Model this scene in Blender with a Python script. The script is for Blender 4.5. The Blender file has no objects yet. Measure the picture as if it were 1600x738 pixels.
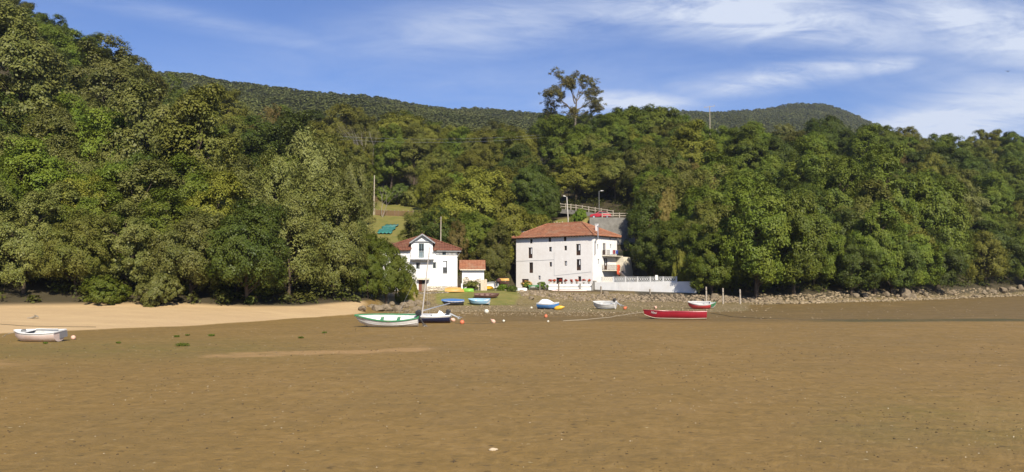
import bpy, bmesh, math, random
import numpy as np
from mathutils import Vector, Matrix, Euler, noise

random.seed(7)
rng = np.random.default_rng(7)
R = math.radians
SC = bpy.context.scene
COL = SC.collection

# ---------------------------------------------------------------- camera
CAM_H = 4.0
F_PX = 1186.0
TH = math.atan(64 / F_PX)
cd = bpy.data.cameras.new('camera'); cam = bpy.data.objects.new('camera', cd); COL.objects.link(cam)
cam.location = (0, 0, CAM_H); cam.rotation_euler = (math.pi / 2 + TH, 0, 0)
cd.sensor_width = 36.0; cd.lens = 36.0 * F_PX / 1600.0
cd.clip_start = 0.2; cd.clip_end = 6000
SC.camera = cam

# ---------------------------------------------------------------- sun and sky
SUN_EL = R(38)
SUN_XY = Vector((0.30, -0.954)).normalized()
SUN_DIR = Vector((SUN_XY.x * math.cos(SUN_EL), SUN_XY.y * math.cos(SUN_EL), math.sin(SUN_EL)))
sd = bpy.data.lights.new('sun', 'SUN'); sun = bpy.data.objects.new('sun', sd); COL.objects.link(sun)
sd.energy = 5.0; sd.angle = R(0.5); sd.color = (1.0, 0.92, 0.78)
sun.rotation_euler = SUN_DIR.to_track_quat('Z', 'Y').to_euler()
sun.location = (60, -120, 150)

W = bpy.data.worlds.new('World'); SC.world = W; W.use_nodes = True
nt = W.node_tree; nt.nodes.clear()
def wn(t, **k):
    n = nt.nodes.new(t)
    for a, b in k.items(): setattr(n, a, b)
    return n
def wl(a, b): nt.links.new(a, b)
def wmath(op, a, b=None, c=None, clamp=False):
    n = wn('ShaderNodeMath', operation=op, use_clamp=clamp)
    for i, v in enumerate((a, b, c)):
        if v is None: continue
        if isinstance(v, (int, float)): n.inputs[i].default_value = v
        else: wl(v, n.inputs[i])
    return n.outputs[0]
sky = wn('ShaderNodeTexSky', sky_type='NISHITA')
sky.sun_disc = False; sky.sun_elevation = SUN_EL
sky.sun_rotation = math.atan2(SUN_XY.x, SUN_XY.y)
sky.altitude = 0; sky.air_density = 1.0; sky.dust_density = 0.6; sky.ozone_density = 2.5
tc = wn('ShaderNodeTexCoord'); sp = wn('ShaderNodeSeparateXYZ'); wl(tc.outputs['Generated'], sp.inputs[0])
dx, dy, dz = sp.outputs
# cirrus: laid out by compass direction (u: sideways, v: up) round the northern sky
ady = wmath('MAXIMUM', wmath('ABSOLUTE', dy), 0.12)
cu = wmath('DIVIDE', dx, ady); cv = wmath('DIVIDE', dz, ady)
cmb = wn('ShaderNodeCombineXYZ'); wl(cu, cmb.inputs[0]); wl(cv, cmb.inputs[1])
def cloud_noise(rot, sx, sy, scale, detail, rough, off=0.0, dist=0.6):
    mp = wn('ShaderNodeMapping'); mp.inputs['Rotation'].default_value = (0, 0, rot)
    mp.inputs['Scale'].default_value = (sx, sy, 1); mp.inputs['Location'].default_value = (off, off * .7, off)
    wl(cmb.outputs[0], mp.inputs[0])
    nn = wn('ShaderNodeTexNoise'); nn.inputs['Scale'].default_value = scale; nn.inputs['Detail'].default_value = detail
    nn.inputs['Roughness'].default_value = rough; nn.inputs['Distortion'].default_value = dist
    wl(mp.outputs[0], nn.inputs['Vector'])
    return nn.outputs['Fac']
def blob(px, py, rx, ry, rot=0.0):
    """soft elliptical region of the sky round a compass direction"""
    u0, v0 = (px - 800) / F_PX, (433 - py) / F_PX
    du = wmath('SUBTRACT', cu, u0); dv = wmath('SUBTRACT', cv, v0)
    c, s = math.cos(rot), math.sin(rot)
    a = wmath('ADD', wmath('MULTIPLY', du, c * F_PX / rx), wmath('MULTIPLY', dv, s * F_PX / rx))
    b = wmath('ADD', wmath('MULTIPLY', du, -s * F_PX / ry), wmath('MULTIPLY', dv, c * F_PX / ry))
    q = wmath('ADD', wmath('MULTIPLY', a, a), wmath('MULTIPLY', b, b))
    return wmath('POWER', 2.718, wmath('MULTIPLY', q, -1.0))
n1 = cloud_noise(0.12, 1.0, 3.2, 3.4, 9, 0.62, 1.3, 0.9)
n2 = cloud_noise(-0.10, 1.0, 5.0, 7.0, 7, 0.66, 4.1, 1.2)
nmix = wmath('ADD', wmath('MULTIPLY', n1, 0.62), wmath('MULTIPLY', n2, 0.38))
regions = [  # px, py, rx, ry, rot, weight
    (1180, 18, 300, 42, -0.10, 1.5), (1560, 40, 200, 55, -0.25, 1.3), (800, 30, 260, 50, 0.12, 0.62), (620, 90, 330, 60, 0.05, 0.18),
    (1230, 116, 160, 20, 0.14, 1.6), (1390, 98, 60, 15, 0.12, 1.2), (1100, 135, 120, 30, 0.1, 0.5),
    (1490, 192, 130, 32, 0.05, 2.2), (1600, 165, 150, 50, 0.0, 1.4), (980, 158, 110, 17, 0.0, 1.5), (1500, 120, 200, 60, 0.0, 0.35),
    (310, 25, 220, 14, -0.17, 0.34), (450, 60, 180, 14, -0.15, 0.25), (880, 130, 500, 60, 0.0, 0.22), (400, 130, 500, 40, 0, 0.12),
    (-500, 60, 400, 80, 0.1, 0.5), (2300, 60, 500, 120, 0.1, 0.7), (800, -500, 900, 160, 0.1, 0.5)]
acc = None
for (px, py, rx, ry, rot, wgt) in regions:
    b = wmath('MULTIPLY', blob(px, py, rx, ry, rot), wgt)
    acc = b if acc is None else wmath('MAXIMUM', acc, b)
shape = wn('ShaderNodeMapRange'); shape.inputs['From Min'].default_value = 0.36; shape.inputs['From Max'].default_value = 0.62
wl(nmix, shape.inputs['Value'])
soft = wmath('ADD', wmath('MULTIPLY', shape.outputs[0], 1.0), 0.16)
mask = wmath('MULTIPLY', acc, soft, clamp=True)
mask = wmath('MULTIPLY', mask, 0.93, clamp=True)
tint = wn('ShaderNodeMix', data_type='RGBA', blend_type='MULTIPLY'); tint.inputs[0].default_value = 1.0
wl(sky.outputs[0], tint.inputs[6]); tint.inputs[7].default_value = (0.72, 0.89, 1.30, 1)
mixc = wn('ShaderNodeMix', data_type='RGBA'); wl(mask, mixc.inputs[0]); wl(tint.outputs[2], mixc.inputs[6])
mixc.inputs[7].default_value = (7.4, 8.1, 9.5, 1)
bg = wn('ShaderNodeBackground'); bg.inputs['Strength'].default_value = 0.073
wl(mixc.outputs[2], bg.inputs['Color'])
wo = wn('ShaderNodeOutputWorld'); wl(bg.outputs[0], wo.inputs[0])

SC.view_settings.view_transform = 'Standard'; SC.view_settings.look = 'None'
SC.view_settings.gamma = 1.0; SC.view_settings.use_curve_mapping = False
SC.view_settings.exposure = 0.50
SC.render.engine = 'CYCLES'
SC.cycles.max_bounces = 5; SC.cycles.diffuse_bounces = 1; SC.cycles.glossy_bounces = 2
SC.cycles.transmission_bounces = 3; SC.cycles.transparent_max_bounces = 4
SC.cycles.use_denoising = True; SC.cycles.denoiser = 'OPENIMAGEDENOISE'
SC.cycles.sample_clamp_indirect = 4.0

# ---------------------------------------------------------------- helpers
def U(px): return (px - 800) / F_PX
def ray(px, py):
    u, v = (px - 800) / F_PX, (369 - py) / F_PX
    return Vector((u, math.cos(TH) - v * math.sin(TH), math.sin(TH) + v * math.cos(TH)))
def P(px, py, Y):
    d = ray(px, py); return Vector((0, 0, CAM_H)) + d * (Y / d.y)
def topx(p):
    """where a world point falls in the photograph (1600 x 738)"""
    y = p[1] * math.cos(TH) + (p[2] - CAM_H) * math.sin(TH)
    v = -p[1] * math.sin(TH) + (p[2] - CAM_H) * math.cos(TH)
    return 800 + F_PX * p[0] / y, 369 - F_PX * v / y

class MB:
    """collects faces of one mesh"""
    def __init__(s): s.v = []; s.f = []; s.m = []
    def add(s, vs, fs, m=0):
        o = len(s.v); s.v += [tuple(a) for a in vs]
        for f in fs: s.f.append(tuple(i + o for i in f)); s.m.append(m)
        return s
    def poly(s, pts, m=0): return s.add(pts, [tuple(range(len(pts)))], m)
    def box(s, x0, x1, y0, y1, z0, z1, m=0):
        return s.add([(x0,y0,z0),(x1,y0,z0),(x1,y1,z0),(x0,y1,z0),(x0,y0,z1),(x1,y0,z1),(x1,y1,z1),(x0,y1,z1)],
                     [(0,3,2,1),(4,5,6,7),(0,1,5,4),(1,2,6,5),(2,3,7,6),(3,0,4,7)], m)
    def bar(s, a, b, w, h, m=0, up=(0,0,1)):
        a, b = Vector(a), Vector(b); d = (b - a).normalized(); up = Vector(up)
        if abs(d.dot(up)) > .99: up = Vector((0,1,0))
        sx = d.cross(up).normalized() * w / 2; sz = sx.cross(d).normalized() * h / 2
        vs = [p + i * sx + j * sz for p in (a, b) for i, j in ((-1,-1),(1,-1),(1,1),(-1,1))]
        return s.add(vs, [(0,1,2,3),(7,6,5,4),(0,4,5,1),(1,5,6,2),(2,6,7,3),(3,7,4,0)], m)
    def tube(s, pts, rad, n=6, m=0, cap=True):
        pts = [Vector(p) for p in pts]
        if not hasattr(rad, '__len__'): rad = [rad] * len(pts)
        vs = []; ref = Vector((0.31, 0.2, 0.93)).normalized()
        for i, p in enumerate(pts):
            d = (pts[min(i+1, len(pts)-1)] - pts[max(i-1, 0)]).normalized()
            a = d.cross(ref if abs(d.dot(ref)) < .95 else Vector((1,0,0))).normalized(); b = d.cross(a)
            vs += [p + rad[i] * (math.cos(6.2832*k/n) * a + math.sin(6.2832*k/n) * b) for k in range(n)]
        fs = [(i*n+k, i*n+(k+1)%n, (i+1)*n+(k+1)%n, (i+1)*n+k) for i in range(len(pts)-1) for k in range(n)]
        if cap: fs += [tuple(range(n))[::-1], tuple(range((len(pts)-1)*n, len(pts)*n))]
        return s.add(vs, fs, m)
    def lathe(s, prof, n=12, m=0, c=(0,0,0)):
        vs = [(c[0]+r*math.cos(6.2832*k/n), c[1]+r*math.sin(6.2832*k/n), c[2]+z) for r, z in prof for k in range(n)]
        fs = [(i*n+k, i*n+(k+1)%n, (i+1)*n+(k+1)%n, (i+1)*n+k) for i in range(len(prof)-1) for k in range(n)]
        return s.add(vs, fs, m)
    def ring(s, c, ax, ay, r, t, n=12, d=.05, m=0):
        """flat ring of radius r, width t, thickness d in the plane ax/ay"""
        c, ax, ay = Vector(c), Vector(ax), Vector(ay); az = ax.cross(ay).normalized() * d / 2
        vs = []
        for k in range(n):
            e = math.cos(6.2832*k/n) * ax + math.sin(6.2832*k/n) * ay
            vs += [c + e*(r+t) + az, c + e*(r-t) + az, c + e*(r-t) - az, c + e*(r+t) - az]
        fs = []
        for k in range(n):
            a, b = 4*k, 4*((k+1) % n)
            fs += [(a+i, b+i, b+(i+1)%4, a+(i+1)%4) for i in range(4)]
        return s.add(vs, fs, m)
    def build(s, name, mats, parent=None, smooth=False, loc=None, rot=None):
        me = bpy.data.meshes.new(name); me.from_pydata(s.v, [], s.f)
        if not isinstance(mats, (list, tuple)): mats = [mats]
        for q in mats: me.materials.append(q)
        me.polygons.foreach_set('material_index', s.m)
        if smooth: me.polygons.foreach_set('use_smooth', [True] * len(s.f))
        me.update()
        o = bpy.data.objects.new(name, me); COL.objects.link(o)
        if parent is not None: o.parent = parent
        if loc is not None: o.location = loc
        if rot is not None: o.rotation_euler = rot
        return o

def tag(o, label=None, cat=None, group=None, kind=None):
    if label: o['label'] = label
    if cat: o['category'] = cat
    if group: o['group'] = group
    if kind: o['kind'] = kind
    return o
def thing(name, label, cat, loc=(0,0,0), rot=(0,0,0), group=None):
    o = bpy.data.objects.new(name, None); COL.objects.link(o); o.empty_display_size = .3
    o.location = loc; o.rotation_euler = rot if hasattr(rot, '__len__') else (0, 0, rot)
    return tag(o, label, cat, group)

def np_mesh(name, verts, quads, mats, attrs=None):
    """mesh of quads from numpy arrays"""
    me = bpy.data.meshes.new(name)
    nv, nf = len(verts), len(quads); k = quads.shape[1]
    me.vertices.add(nv); me.vertices.foreach_set('co', np.asarray(verts, np.float32).ravel())
    me.loops.add(nf * k); me.loops.foreach_set('vertex_index', np.asarray(quads, np.int32).ravel())
    me.polygons.add(nf); me.polygons.foreach_set('loop_start', np.arange(0, nf * k, k, dtype=np.int32))
    me.polygons.foreach_set('loop_total', np.full(nf, k, np.int32))
    for q in (mats if isinstance(mats, (list, tuple)) else [mats]): me.materials.append(q)
    me.update(calc_edges=True)
    for an, arr in (attrs or {}).items():
        a = me.attributes.new(an, 'FLOAT_COLOR', 'POINT'); a.data.foreach_set('color', np.asarray(arr, np.float32).ravel())
    return me

# ---------------------------------------------------------------- materials
class NB:
    def __init__(s, name):
        s.mat = bpy.data.materials.new(name); s.mat.use_nodes = True
        s.t = s.mat.node_tree; s.t.nodes.clear(); s.out = s.n('ShaderNodeOutputMaterial')
    def n(s, typ, **k):
        x = s.t.nodes.new(typ)
        for a, b in k.items(): setattr(x, a, b)
        return x
    def l(s, a, b): s.t.links.new(a, b)
    def setin(s, sock, v):
        if isinstance(v, bpy.types.NodeSocket): s.l(v, sock)
        elif hasattr(v, '__len__') and len(v) == 3 and sock.type == 'RGBA': sock.default_value = (*v, 1)
        else: sock.default_value = v
    def math(s, op, a, b=None, clamp=False):
        x = s.n('ShaderNodeMath', operation=op, use_clamp=clamp); s.setin(x.inputs[0], a)
        if b is not None: s.setin(x.inputs[1], b)
        return x.outputs[0]
    def coord(s, scale=(1,1,1), which='Object', rot=(0,0,0)):
        c = s.n('ShaderNodeTexCoord'); m = s.n('ShaderNodeMapping'); m.inputs['Scale'].default_value = scale
        m.inputs['Rotation'].default_value = rot
        s.l(c.outputs[which], m.inputs[0]); return m.outputs[0]
    def noise(s, vec, scale, detail=4, rough=.55, dist=0):
        x = s.n('ShaderNodeTexNoise'); s.l(vec, x.inputs['Vector']); x.inputs['Scale'].default_value = scale
        x.inputs['Detail'].default_value = detail; x.inputs['Roughness'].default_value = rough; x.inputs['Distortion'].default_value = dist
        return x.outputs['Fac']
    def vor(s, vec, scale, feature='F1', out='Distance'):
        x = s.n('ShaderNodeTexVoronoi', feature=feature); s.l(vec, x.inputs['Vector']); x.inputs['Scale'].default_value = scale
        return x.outputs[out]
    def ramp(s, fac, lo, hi, a=0., b=1.):
        x = s.n('ShaderNodeMapRange', clamp=True); s.setin(x.inputs['Value'], fac)
        x.inputs['From Min'].default_value = lo; x.inputs['From Max'].default_value = hi
        x.inputs['To Min'].default_value = a; x.inputs['To Max'].default_value = b
        return x.outputs[0]
    def mix(s, fac, a, b, mode='MIX'):
        x = s.n('ShaderNodeMix', data_type='RGBA', blend_type=mode); s.setin(x.inputs[0], fac)
        s.setin(x.inputs[6], a); s.setin(x.inputs[7], b); return x.outputs[2]
    def bump(s, h, strength=.5, dist=.05):
        x = s.n('ShaderNodeBump'); x.inputs['Strength'].default_value = strength; x.inputs['Distance'].default_value = dist
        s.l(h, x.inputs['Height']); return x.outputs[0]
    def pr(s, col, rough=.8, spec=.3, normal=None, metal=0.):
        b = s.n('ShaderNodeBsdfPrincipled'); s.setin(b.inputs['Base Color'], col); s.setin(b.inputs['Roughness'], rough)
        b.inputs['Specular IOR Level'].default_value = spec; b.inputs['Metallic'].default_value = metal
        if normal is not None: s.l(normal, b.inputs['Normal'])
        return b.outputs[0]
    def done(s, sh): s.l(sh, s.out.inputs['Surface']); return s.mat

def pm(name, c1, c2=None, scale=2.0, rough=.7, bump=0., spec=.3, metal=0., bscale=None, stretch=(1,1,1), dirt=None):
    b = NB(name); v = b.coord(stretch); c2 = c2 or tuple(x * .8 for x in c1)
    f = b.ramp(b.noise(v, scale, 6, .6), .3, .7); col = b.mix(f, c1, c2)
    if dirt: col = b.mix(b.ramp(b.noise(v, scale * .35, 8, .7), .52, .75, 0, dirt[1]), col, dirt[0])
    nrm = b.bump(b.noise(v, bscale or scale * 4, 5, .6), bump, .06) if bump else None
    return b.done(b.pr(col, rough, spec, nrm, metal))

def leaf_mat(name, c1, c2, c3=None, trans=.22, rough=.55, spec=.22, world=False):
    """leaves: a tint per leaf, per branch region and per tree"""
    wf = lambda c: c and (c[0] * 1.66, c[1] * 1.53, c[2] * .82)
    c1, c2, c3 = wf(c1), wf(c2), wf(c3)
    b = NB(name); g = b.n('ShaderNodeNewGeometry'); oi = b.n('ShaderNodeObjectInfo')
    v = b.coord(); reg = b.ramp(b.noise(v, .35, 3, .5), .35, .65)
    col = b.mix(g.outputs['Random Per Island'], c1, c2)
    if c3: col = b.mix(b.math('MULTIPLY', reg, .75), col, c3)
    if world:      # stands of different trees across the hillside
        mp = b.n('ShaderNodeMapping'); b.l(oi.outputs['Location'], mp.inputs[0]); mp.inputs['Scale'].default_value = (.011, .011, 0)
        st = b.noise(mp.outputs[0], 1.0, 5, .65, .6); col = b.mix(b.ramp(st, .42, .68, 0, .65), col, tuple(x * .50 for x in c1)); col = b.mix(b.ramp(st, .46, .3, 0, .5), col, (c2[0] * 1.15, c2[1] * 1.02, c2[2]))
    hs = b.n('ShaderNodeHueSaturation'); b.l(col, hs.inputs['Color'])
    b.l(b.ramp(oi.outputs['Random'], 0, 1, .497, .513), hs.inputs['Hue'])
    b.l(b.ramp(oi.outputs['Random'], 0, 1, .72, 1.22), hs.inputs['Value'])
    col = hs.outputs[0]
    p = b.pr(col, rough, spec); tr = b.n('ShaderNodeBsdfTranslucent'); b.l(b.mix(.5, col, (.20, .22, .02)), tr.inputs['Color'])
    m = b.n('ShaderNodeMixShader'); m.inputs[0].default_value = trans; b.l(p, m.inputs[1]); b.l(tr.outputs[0], m.inputs[2])
    return b.done(m.outputs[0])

LEAF = {
    'holm':   leaf_mat('leaf_holm_oak', (.046, .058, .018), (.090, .100, .038), (.105, .108, .048), .08, .5, .22),
    'dark':   leaf_mat('leaf_dark_oak', (.022, .036, .008), (.041, .059, .012), (.050, .064, .015), .10, .5, .2),
    'green':  leaf_mat('leaf_green_oak', (.042, .066, .010), (.074, .104, .016), (.090, .108, .020), .14),
    'yellow': leaf_mat('leaf_yellow_green', (.078, .088, .016), (.130, .126, .030), (.100, .106, .024), .16),
    'olive':  leaf_mat('leaf_olive', (.054, .066, .016), (.090, .098, .028), (.084, .082, .028), .12),
    'rusty':  leaf_mat('leaf_rusty', (.085, .062, .026), (.125, .095, .045), (.090, .082, .035), .15),
    'silver': leaf_mat('leaf_silver', (.072, .082, .038), (.115, .122, .064), (.096, .10, .048), .15),
    'bright': leaf_mat('leaf_bright', (.050, .098, .012), (.110, .150, .020), None, .28),
    'euca':   leaf_mat('leaf_eucalyptus', (.075, .088, .046), (.14, .14, .072), (.14, .115, .062), .15),
}
BARK = pm('bark', (.115, .085, .058), (.055, .042, .030), 6, .95, .6, .1)
BARK_PALE = pm('bark_pale', (.30, .26, .20), (.17, .14, .105), 3, .9, .4, .1)
PLASTER = pm('white_plaster', (.80, .79, .76), (.74, .72, .68), .9, .9, .3, .1, bscale=2.2, dirt=((.52, .46, .38), .5))
PLASTER_OLD = pm('old_whitewash', (.82, .79, .75), (.76, .72, .675), 1.2, .92, .35, .1, bscale=2.6, dirt=((.55, .46, .39), .35))
WHITE = pm('white_paint', (.80, .80, .78), (.70, .69, .66), 3, .45, 0, .4, dirt=((.45, .40, .32), .4))
CREAM = pm('cream_paint', (.72, .66, .52), (.60, .53, .40), 2, .7, .2)
DARKWOOD = pm('dark_brown_wood', (.075, .040, .026), (.045, .024, .016), 5, .6, .2)
REDWOOD = pm('red_brown_wood', (.20, .075, .045), (.12, .045, .03), 4, .6, .2)
GREYWOOD = pm('weathered_wood', (.34, .29, .23), (.20, .165, .125), 5, .9, .5, .1, stretch=(6, 6, 1))
CONCRETE = pm('concrete', (.34, .32, .285), (.22, .205, .18), 1.2, .95, .5, .1, dirt=((.10, .09, .07), .6))
IRON = pm('grey_iron', (.30, .30, .29), (.22, .22, .21), 6, .5, 0, .5, .5)
STEEL = pm('pale_steel', (.62, .62, .62), (.5, .5, .5), 3, .35, 0, .5, .7)
BLACK = pm('black_plastic', (.022, .022, .024), (.035, .035, .036), 6, .45, 0, .4)
GREYP = pm('grey_plastic', (.35, .36, .37), (.27, .28, .29), 5, .5, 0, .4)
CLOTH_W = pm('white_cloth', (.78, .78, .78), (.66, .67, .7), 4, .9, .3, .1)
CLOTH_R = pm('red_cloth', (.30, .025, .03), (.2, .015, .02), 4, .9, .3, .1)
CLOTH_B = pm('blue_cloth', (.05, .09, .34), (.035, .06, .24), 4, .9, .3, .1)
ORANGE = pm('orange_red', (.62, .105, .045), (.50, .08, .03), 3, .5, .1, .4, dirt=((.3, .17, .1), .5))
def glass_mat():
    b = NB('window_glass'); v = b.coord(); return b.done(b.pr(b.mix(b.noise(v, 1.5, 2), (.012, .013, .014), (.05, .052, .05)), .06, .5))
GLASS = glass_mat()
def roof_mat(name, c1, c2, c3):
    b = NB(name); v = b.coord(); r = b.vor(b.coord((4.2, 4.2, 5.5)), 1.0, out='Color')
    sp_ = b.n('ShaderNodeSeparateColor'); b.l(r, sp_.inputs[0])
    col = b.mix(sp_.outputs[0], c1, c2); col = b.mix(b.ramp(b.noise(v, .7, 6, .7), .5, .72, 0, .75), col, c3)
    w = b.n('ShaderNodeTexWave', wave_type='BANDS', bands_direction='X'); b.l(v, w.inputs[0]); w.inputs['Scale'].default_value = 1.3
    w.inputs['Distortion'].default_value = .6; w.inputs['Detail'].default_value = 2
    h = b.math('ADD', w.outputs['Fac'], b.math('MULTIPLY', b.noise(v, 5, 4), .9))
    return b.done(b.pr(col, .9, .12, b.bump(h, .8, .12)))
TILE = roof_mat('terracotta_tiles', (.42, .185, .100), (.30, .122, .068), (.38, .27, .18))
TILE_OLD = roof_mat('old_brown_tiles', (.25, .105, .065), (.17, .07, .045), (.25, .17, .11))
def stone_wall_mat(name, c1, c2, mortar, sc=2.2):
    b = NB(name); v = b.coord((1, 1, 1.4)); e = b.vor(v, sc, 'DISTANCE_TO_EDGE'); cc = b.vor(v, sc, out='Color')
    s_ = b.n('ShaderNodeSeparateColor'); b.l(cc, s_.inputs[0])
    col = b.mix(s_.outputs[0], c1, c2); col = b.mix(b.ramp(e, .02, .09, 1, 0), col, mortar)
    h = b.math('ADD', b.ramp(e, 0, .18), b.math('MULTIPLY', b.noise(v, 9, 4), .5))
    return b.done(b.pr(col, .95, .1, b.bump(h, .9, .12)))
STONEWALL = stone_wall_mat('rubble_stone_wall', (.40, .34, .26), (.24, .20, .15), (.17, .14, .10))
STONEPALE = stone_wall_mat('pale_stone_base', (.62, .54, .42), (.46, .38, .28), (.66, .60, .50))
def rock_mat(name, c1, c2, c3):
    b = NB(name); v = b.coord(); g = b.n('ShaderNodeNewGeometry')
    col = b.mix(g.outputs['Random Per Island'], c1, c2); col = b.mix(b.ramp(b.noise(v, 2.2, 6, .65), .45, .7, 0, .8), col, c3)
    return b.done(b.pr(col, .95, .12, b.bump(b.noise(v, 5, 6, .65), .8, .08)))
ROCK = rock_mat('shore_rock', (.29, .225, .15), (.175, .14, .095), (.11, .088, .055))
PEBBLE = rock_mat('shore_stone', (.35, .27, .17), (.19, .145, .088), (.12, .095, .05))
BANKSTONE = rock_mat('bank_rubble', (.31, .24, .16), (.18, .138, .092), (.115, .092, .055))
SHELL = rock_mat('shell', (.60, .52, .40), (.42, .34, .23), (.5, .42, .3))
CRUMB = rock_mat('mud_crumb', (.11, .075, .04), (.07, .05, .03), (.05, .04, .025))
def paint(name, c, c2=None, rough=.4, dirt=((.30, .24, .16), .45)): return pm(name, c, c2, 2.5, rough, .05, .4, dirt=dirt)
# ---------------------------------------------------------------- terrain
# keys per compass column (named by where it crosses the photograph): (distance, height) from the mud's edge to the far crest
COLS = {
 -900: [(24,0),(36,1.2),(38,1.8),(90,32),(150,70),(240,120),(420,135),(800,230),(2600,120)],
 -200: [(44,0),(62,1.2),(64,1.6),(110,22),(170,54),(260,104),(450,120),(750,225),(2600,120)],
 0:    [(53,0),(69.5,1.2),(71,1.6),(110,18),(170,46),(250,86),(400,100),(700,205),(2600,120)],
 200:  [(58.5,0),(74,1.1),(76,1.5),(110,13),(160,32),(230,61),(380,78),(700,194),(2600,120)],
 300:  [(62,0),(76,1.0),(78,1.4),(110,9),(155,21),(220,46),(380,80),(720,190),(2600,120)],
 400:  [(67,0),(77.5,.8),(80,1.2),(110,6),(160,17),(235,40),(400,82),(760,188),(2600,120)],
 560:  [(80,0),(88,.9),(92,1.3),(124,3),(165,14),(290,52),(450,85),(800,194),(2600,120)],
 640:  [(92,.05),(106.5,.4),(108.6,1.85),(126,2.0),(165,14.5),(300,52),(450,85),(850,196),(2600,120)],
 720:  [(92,.03),(101,.3),(111,1.9),(128,2.2),(165,15),(300,52),(450,82),(900,203),(2600,120)],
 800:  [(94,.03),(102,.3),(113,1.9),(142,2.2),(165,13),(300,54),(450,80),(950,208),(2600,120)],
 880:  [(99,.03),(114,.25),(120,1.6),(148,2.4),(162,15.5),(300,55),(470,80),(1000,211),(2600,120)],
 960:  [(100,.03),(115,.25),(121.5,1.55),(148,3.0),(162,15.5),(270,50),(480,80),(1100,236),(2600,120)],
 1087: [(98,.03),(110,.25),(115.5,1.4),(119,2.0),(160,14),(235,40),(480,70),(1300,288),(2600,120)],
 1180: [(98,.03),(111,.28),(117,1.5),(120,2.1),(163,14.5),(236,39),(480,62),(1350,296),(2600,120)],
 1220: [(98,.03),(111.5,.3),(117.5,1.55),(120.5,2.2),(164,15),(236,39),(490,60),(1380,304),(2600,120)],
 1262: [(99,.03),(112,.3),(118,1.6),(121,2.2),(165,15),(236,39),(500,60),(1400,326),(2600,120)],
 1300: [(100,.03),(115,.3),(121,1.7),(124,2.3),(168,15.5),(240,39.5),(500,58),(1400,325),(2600,120)],
 1350: [(103,.03),(120,.3),(126,1.8),(129,2.35),(174,16),(245,40.5),(500,54),(1420,298),(2600,120)],
 1400: [(106,.03),(125,.3),(132,2),(135,2.4),(180,17),(250,42),(500,50),(1450,280),(2600,120)],
 1500: [(115,.03),(142,.3),(148,2),(151,2.4),(194,17),(268,44),(520,45),(1480,225),(2600,120)],
 1600: [(125,.03),(161,.3),(166,2),(169,2.5),(210,17),(285,45),(550,40),(1500,165),(2600,100)],
 2100: [(150,.03),(205,.3),(211,2),(215,3),(255,17),(330,48),(600,40),(1500,150),(2600,100)]}
cpx = np.array(sorted(COLS)); KEY = np.array([COLS[c] for c in cpx])          # (ncol, 9, 2)
UG = np.linspace(-1.6, 1.25, 700)
KG = np.empty((len(UG), 9, 2))
for k in range(9):
    for j in range(2):
        a = np.interp(800 + UG * F_PX, cpx, KEY[:, k, j])
        ker = np.hanning(13 if k < 4 else 41); ker /= ker.sum()
        KG[:, k, j] = np.convolve(np.pad(a, len(ker)//2, mode='edge'), ker, 'valid')
YG = np.concatenate([np.arange(0, 200, .5), np.arange(200, 480, 2), np.arange(480, 2610, 10)])
ZT = np.empty((len(UG), len(YG)))
for i in range(len(UG)): ZT[i] = np.interp(YG, np.r_[0, KG[i, :, 0]], np.r_[0, KG[i, :, 1]])
def smooth01(t): t = np.clip(t, 0, 1); return t * t * (3 - 2 * t)
_pr = [(rng.uniform(0, 6.28), rng.uniform(0, 6.28), rng.uniform(-.5, .5)) for _ in range(8)]
def wob(x, y, s):
    """cheap smooth irregularity, about -1..1"""
    a = 0
    for i, (p, q, r_) in enumerate(_pr):
        f = s * (1 + .37 * i); a = a + np.sin(x * f + p + 1.3 * np.sin(y * f * .6 + q)) * np.cos(y * f * (.8 + r_) + q) / (1 + .5 * i)
    return a / 2.2
def inter(A, x, y):
    u = np.clip(x / np.maximum(y, 12.), UG[0], UG[-1]); fi = (u - UG[0]) / (UG[1] - UG[0]); i = np.clip(fi.astype(int), 0, len(UG) - 2); f = fi - i
    return A[i] * (1 - f) + A[i + 1] * f
def keyY(k, x, y): return inter(KG[:, k, 0], x, y)
def terrain(x, y):
    x = np.asarray(x, float); y = np.asarray(y, float)
    u = np.clip(x / np.maximum(y, 12.), UG[0], UG[-1] - 1e-6)
    fi = (u - UG[0]) / (UG[1] - UG[0]); i = np.clip(fi.astype(int), 0, len(UG) - 2); f = fi - i
    yc = np.clip(y, 0, 2599); j = np.clip(np.searchsorted(YG, yc, 'right') - 1, 0, len(YG) - 2); g = (yc - YG[j]) / (YG[j+1] - YG[j])
    z = (ZT[i, j] * (1 - g) + ZT[i, j+1] * g) * (1 - f) + (ZT[i+1, j] * (1 - g) + ZT[i+1, j+1] * g) * f
    k1 = inter(KG[:, 1, 0], x, y); inland = smooth01((y - k1 - 12) / 60)
    z = z + inland * wob(x, y, .045) * 1.3 + smooth01((y - 380) / 200) * (wob(x, y, .012) * 7 + wob(x + 50, y, .03) * 3)
    # road bench above the big house, and its lower twin up to the left
    b = smooth01((x - 12.5) / 2) * smooth01((29 - x) / 3) * smooth01((y - 152.2) / .9) * smooth01((167 - y) / 4)
    z = z * (1 - b) + 15.9 * b
    b = smooth01((x - 12.5) / 2) * smooth01((29 - x) / 3) * smooth01((y - 143) / 8) * smooth01((153.3 - y) / .8)
    z = z * (1 - b) + np.minimum(z, 12.0) * b
    # the lawns behind the small house
    b = smooth01((x + 37) / 4) * smooth01((-20 - x) / 4) * smooth01((y - 150) / 6) * smooth01((212 - y) / 8)
    z = z * (1 - b) + (10.6 + (y - 150) * .235) * b
    # gentle relief of the flats
    fl = smooth01((k1 - y) / 6)
    z = z + fl * (.030 * wob(x, y, .09) + .012 * wob(x + 9, y + 4, .5))
    return z
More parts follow.
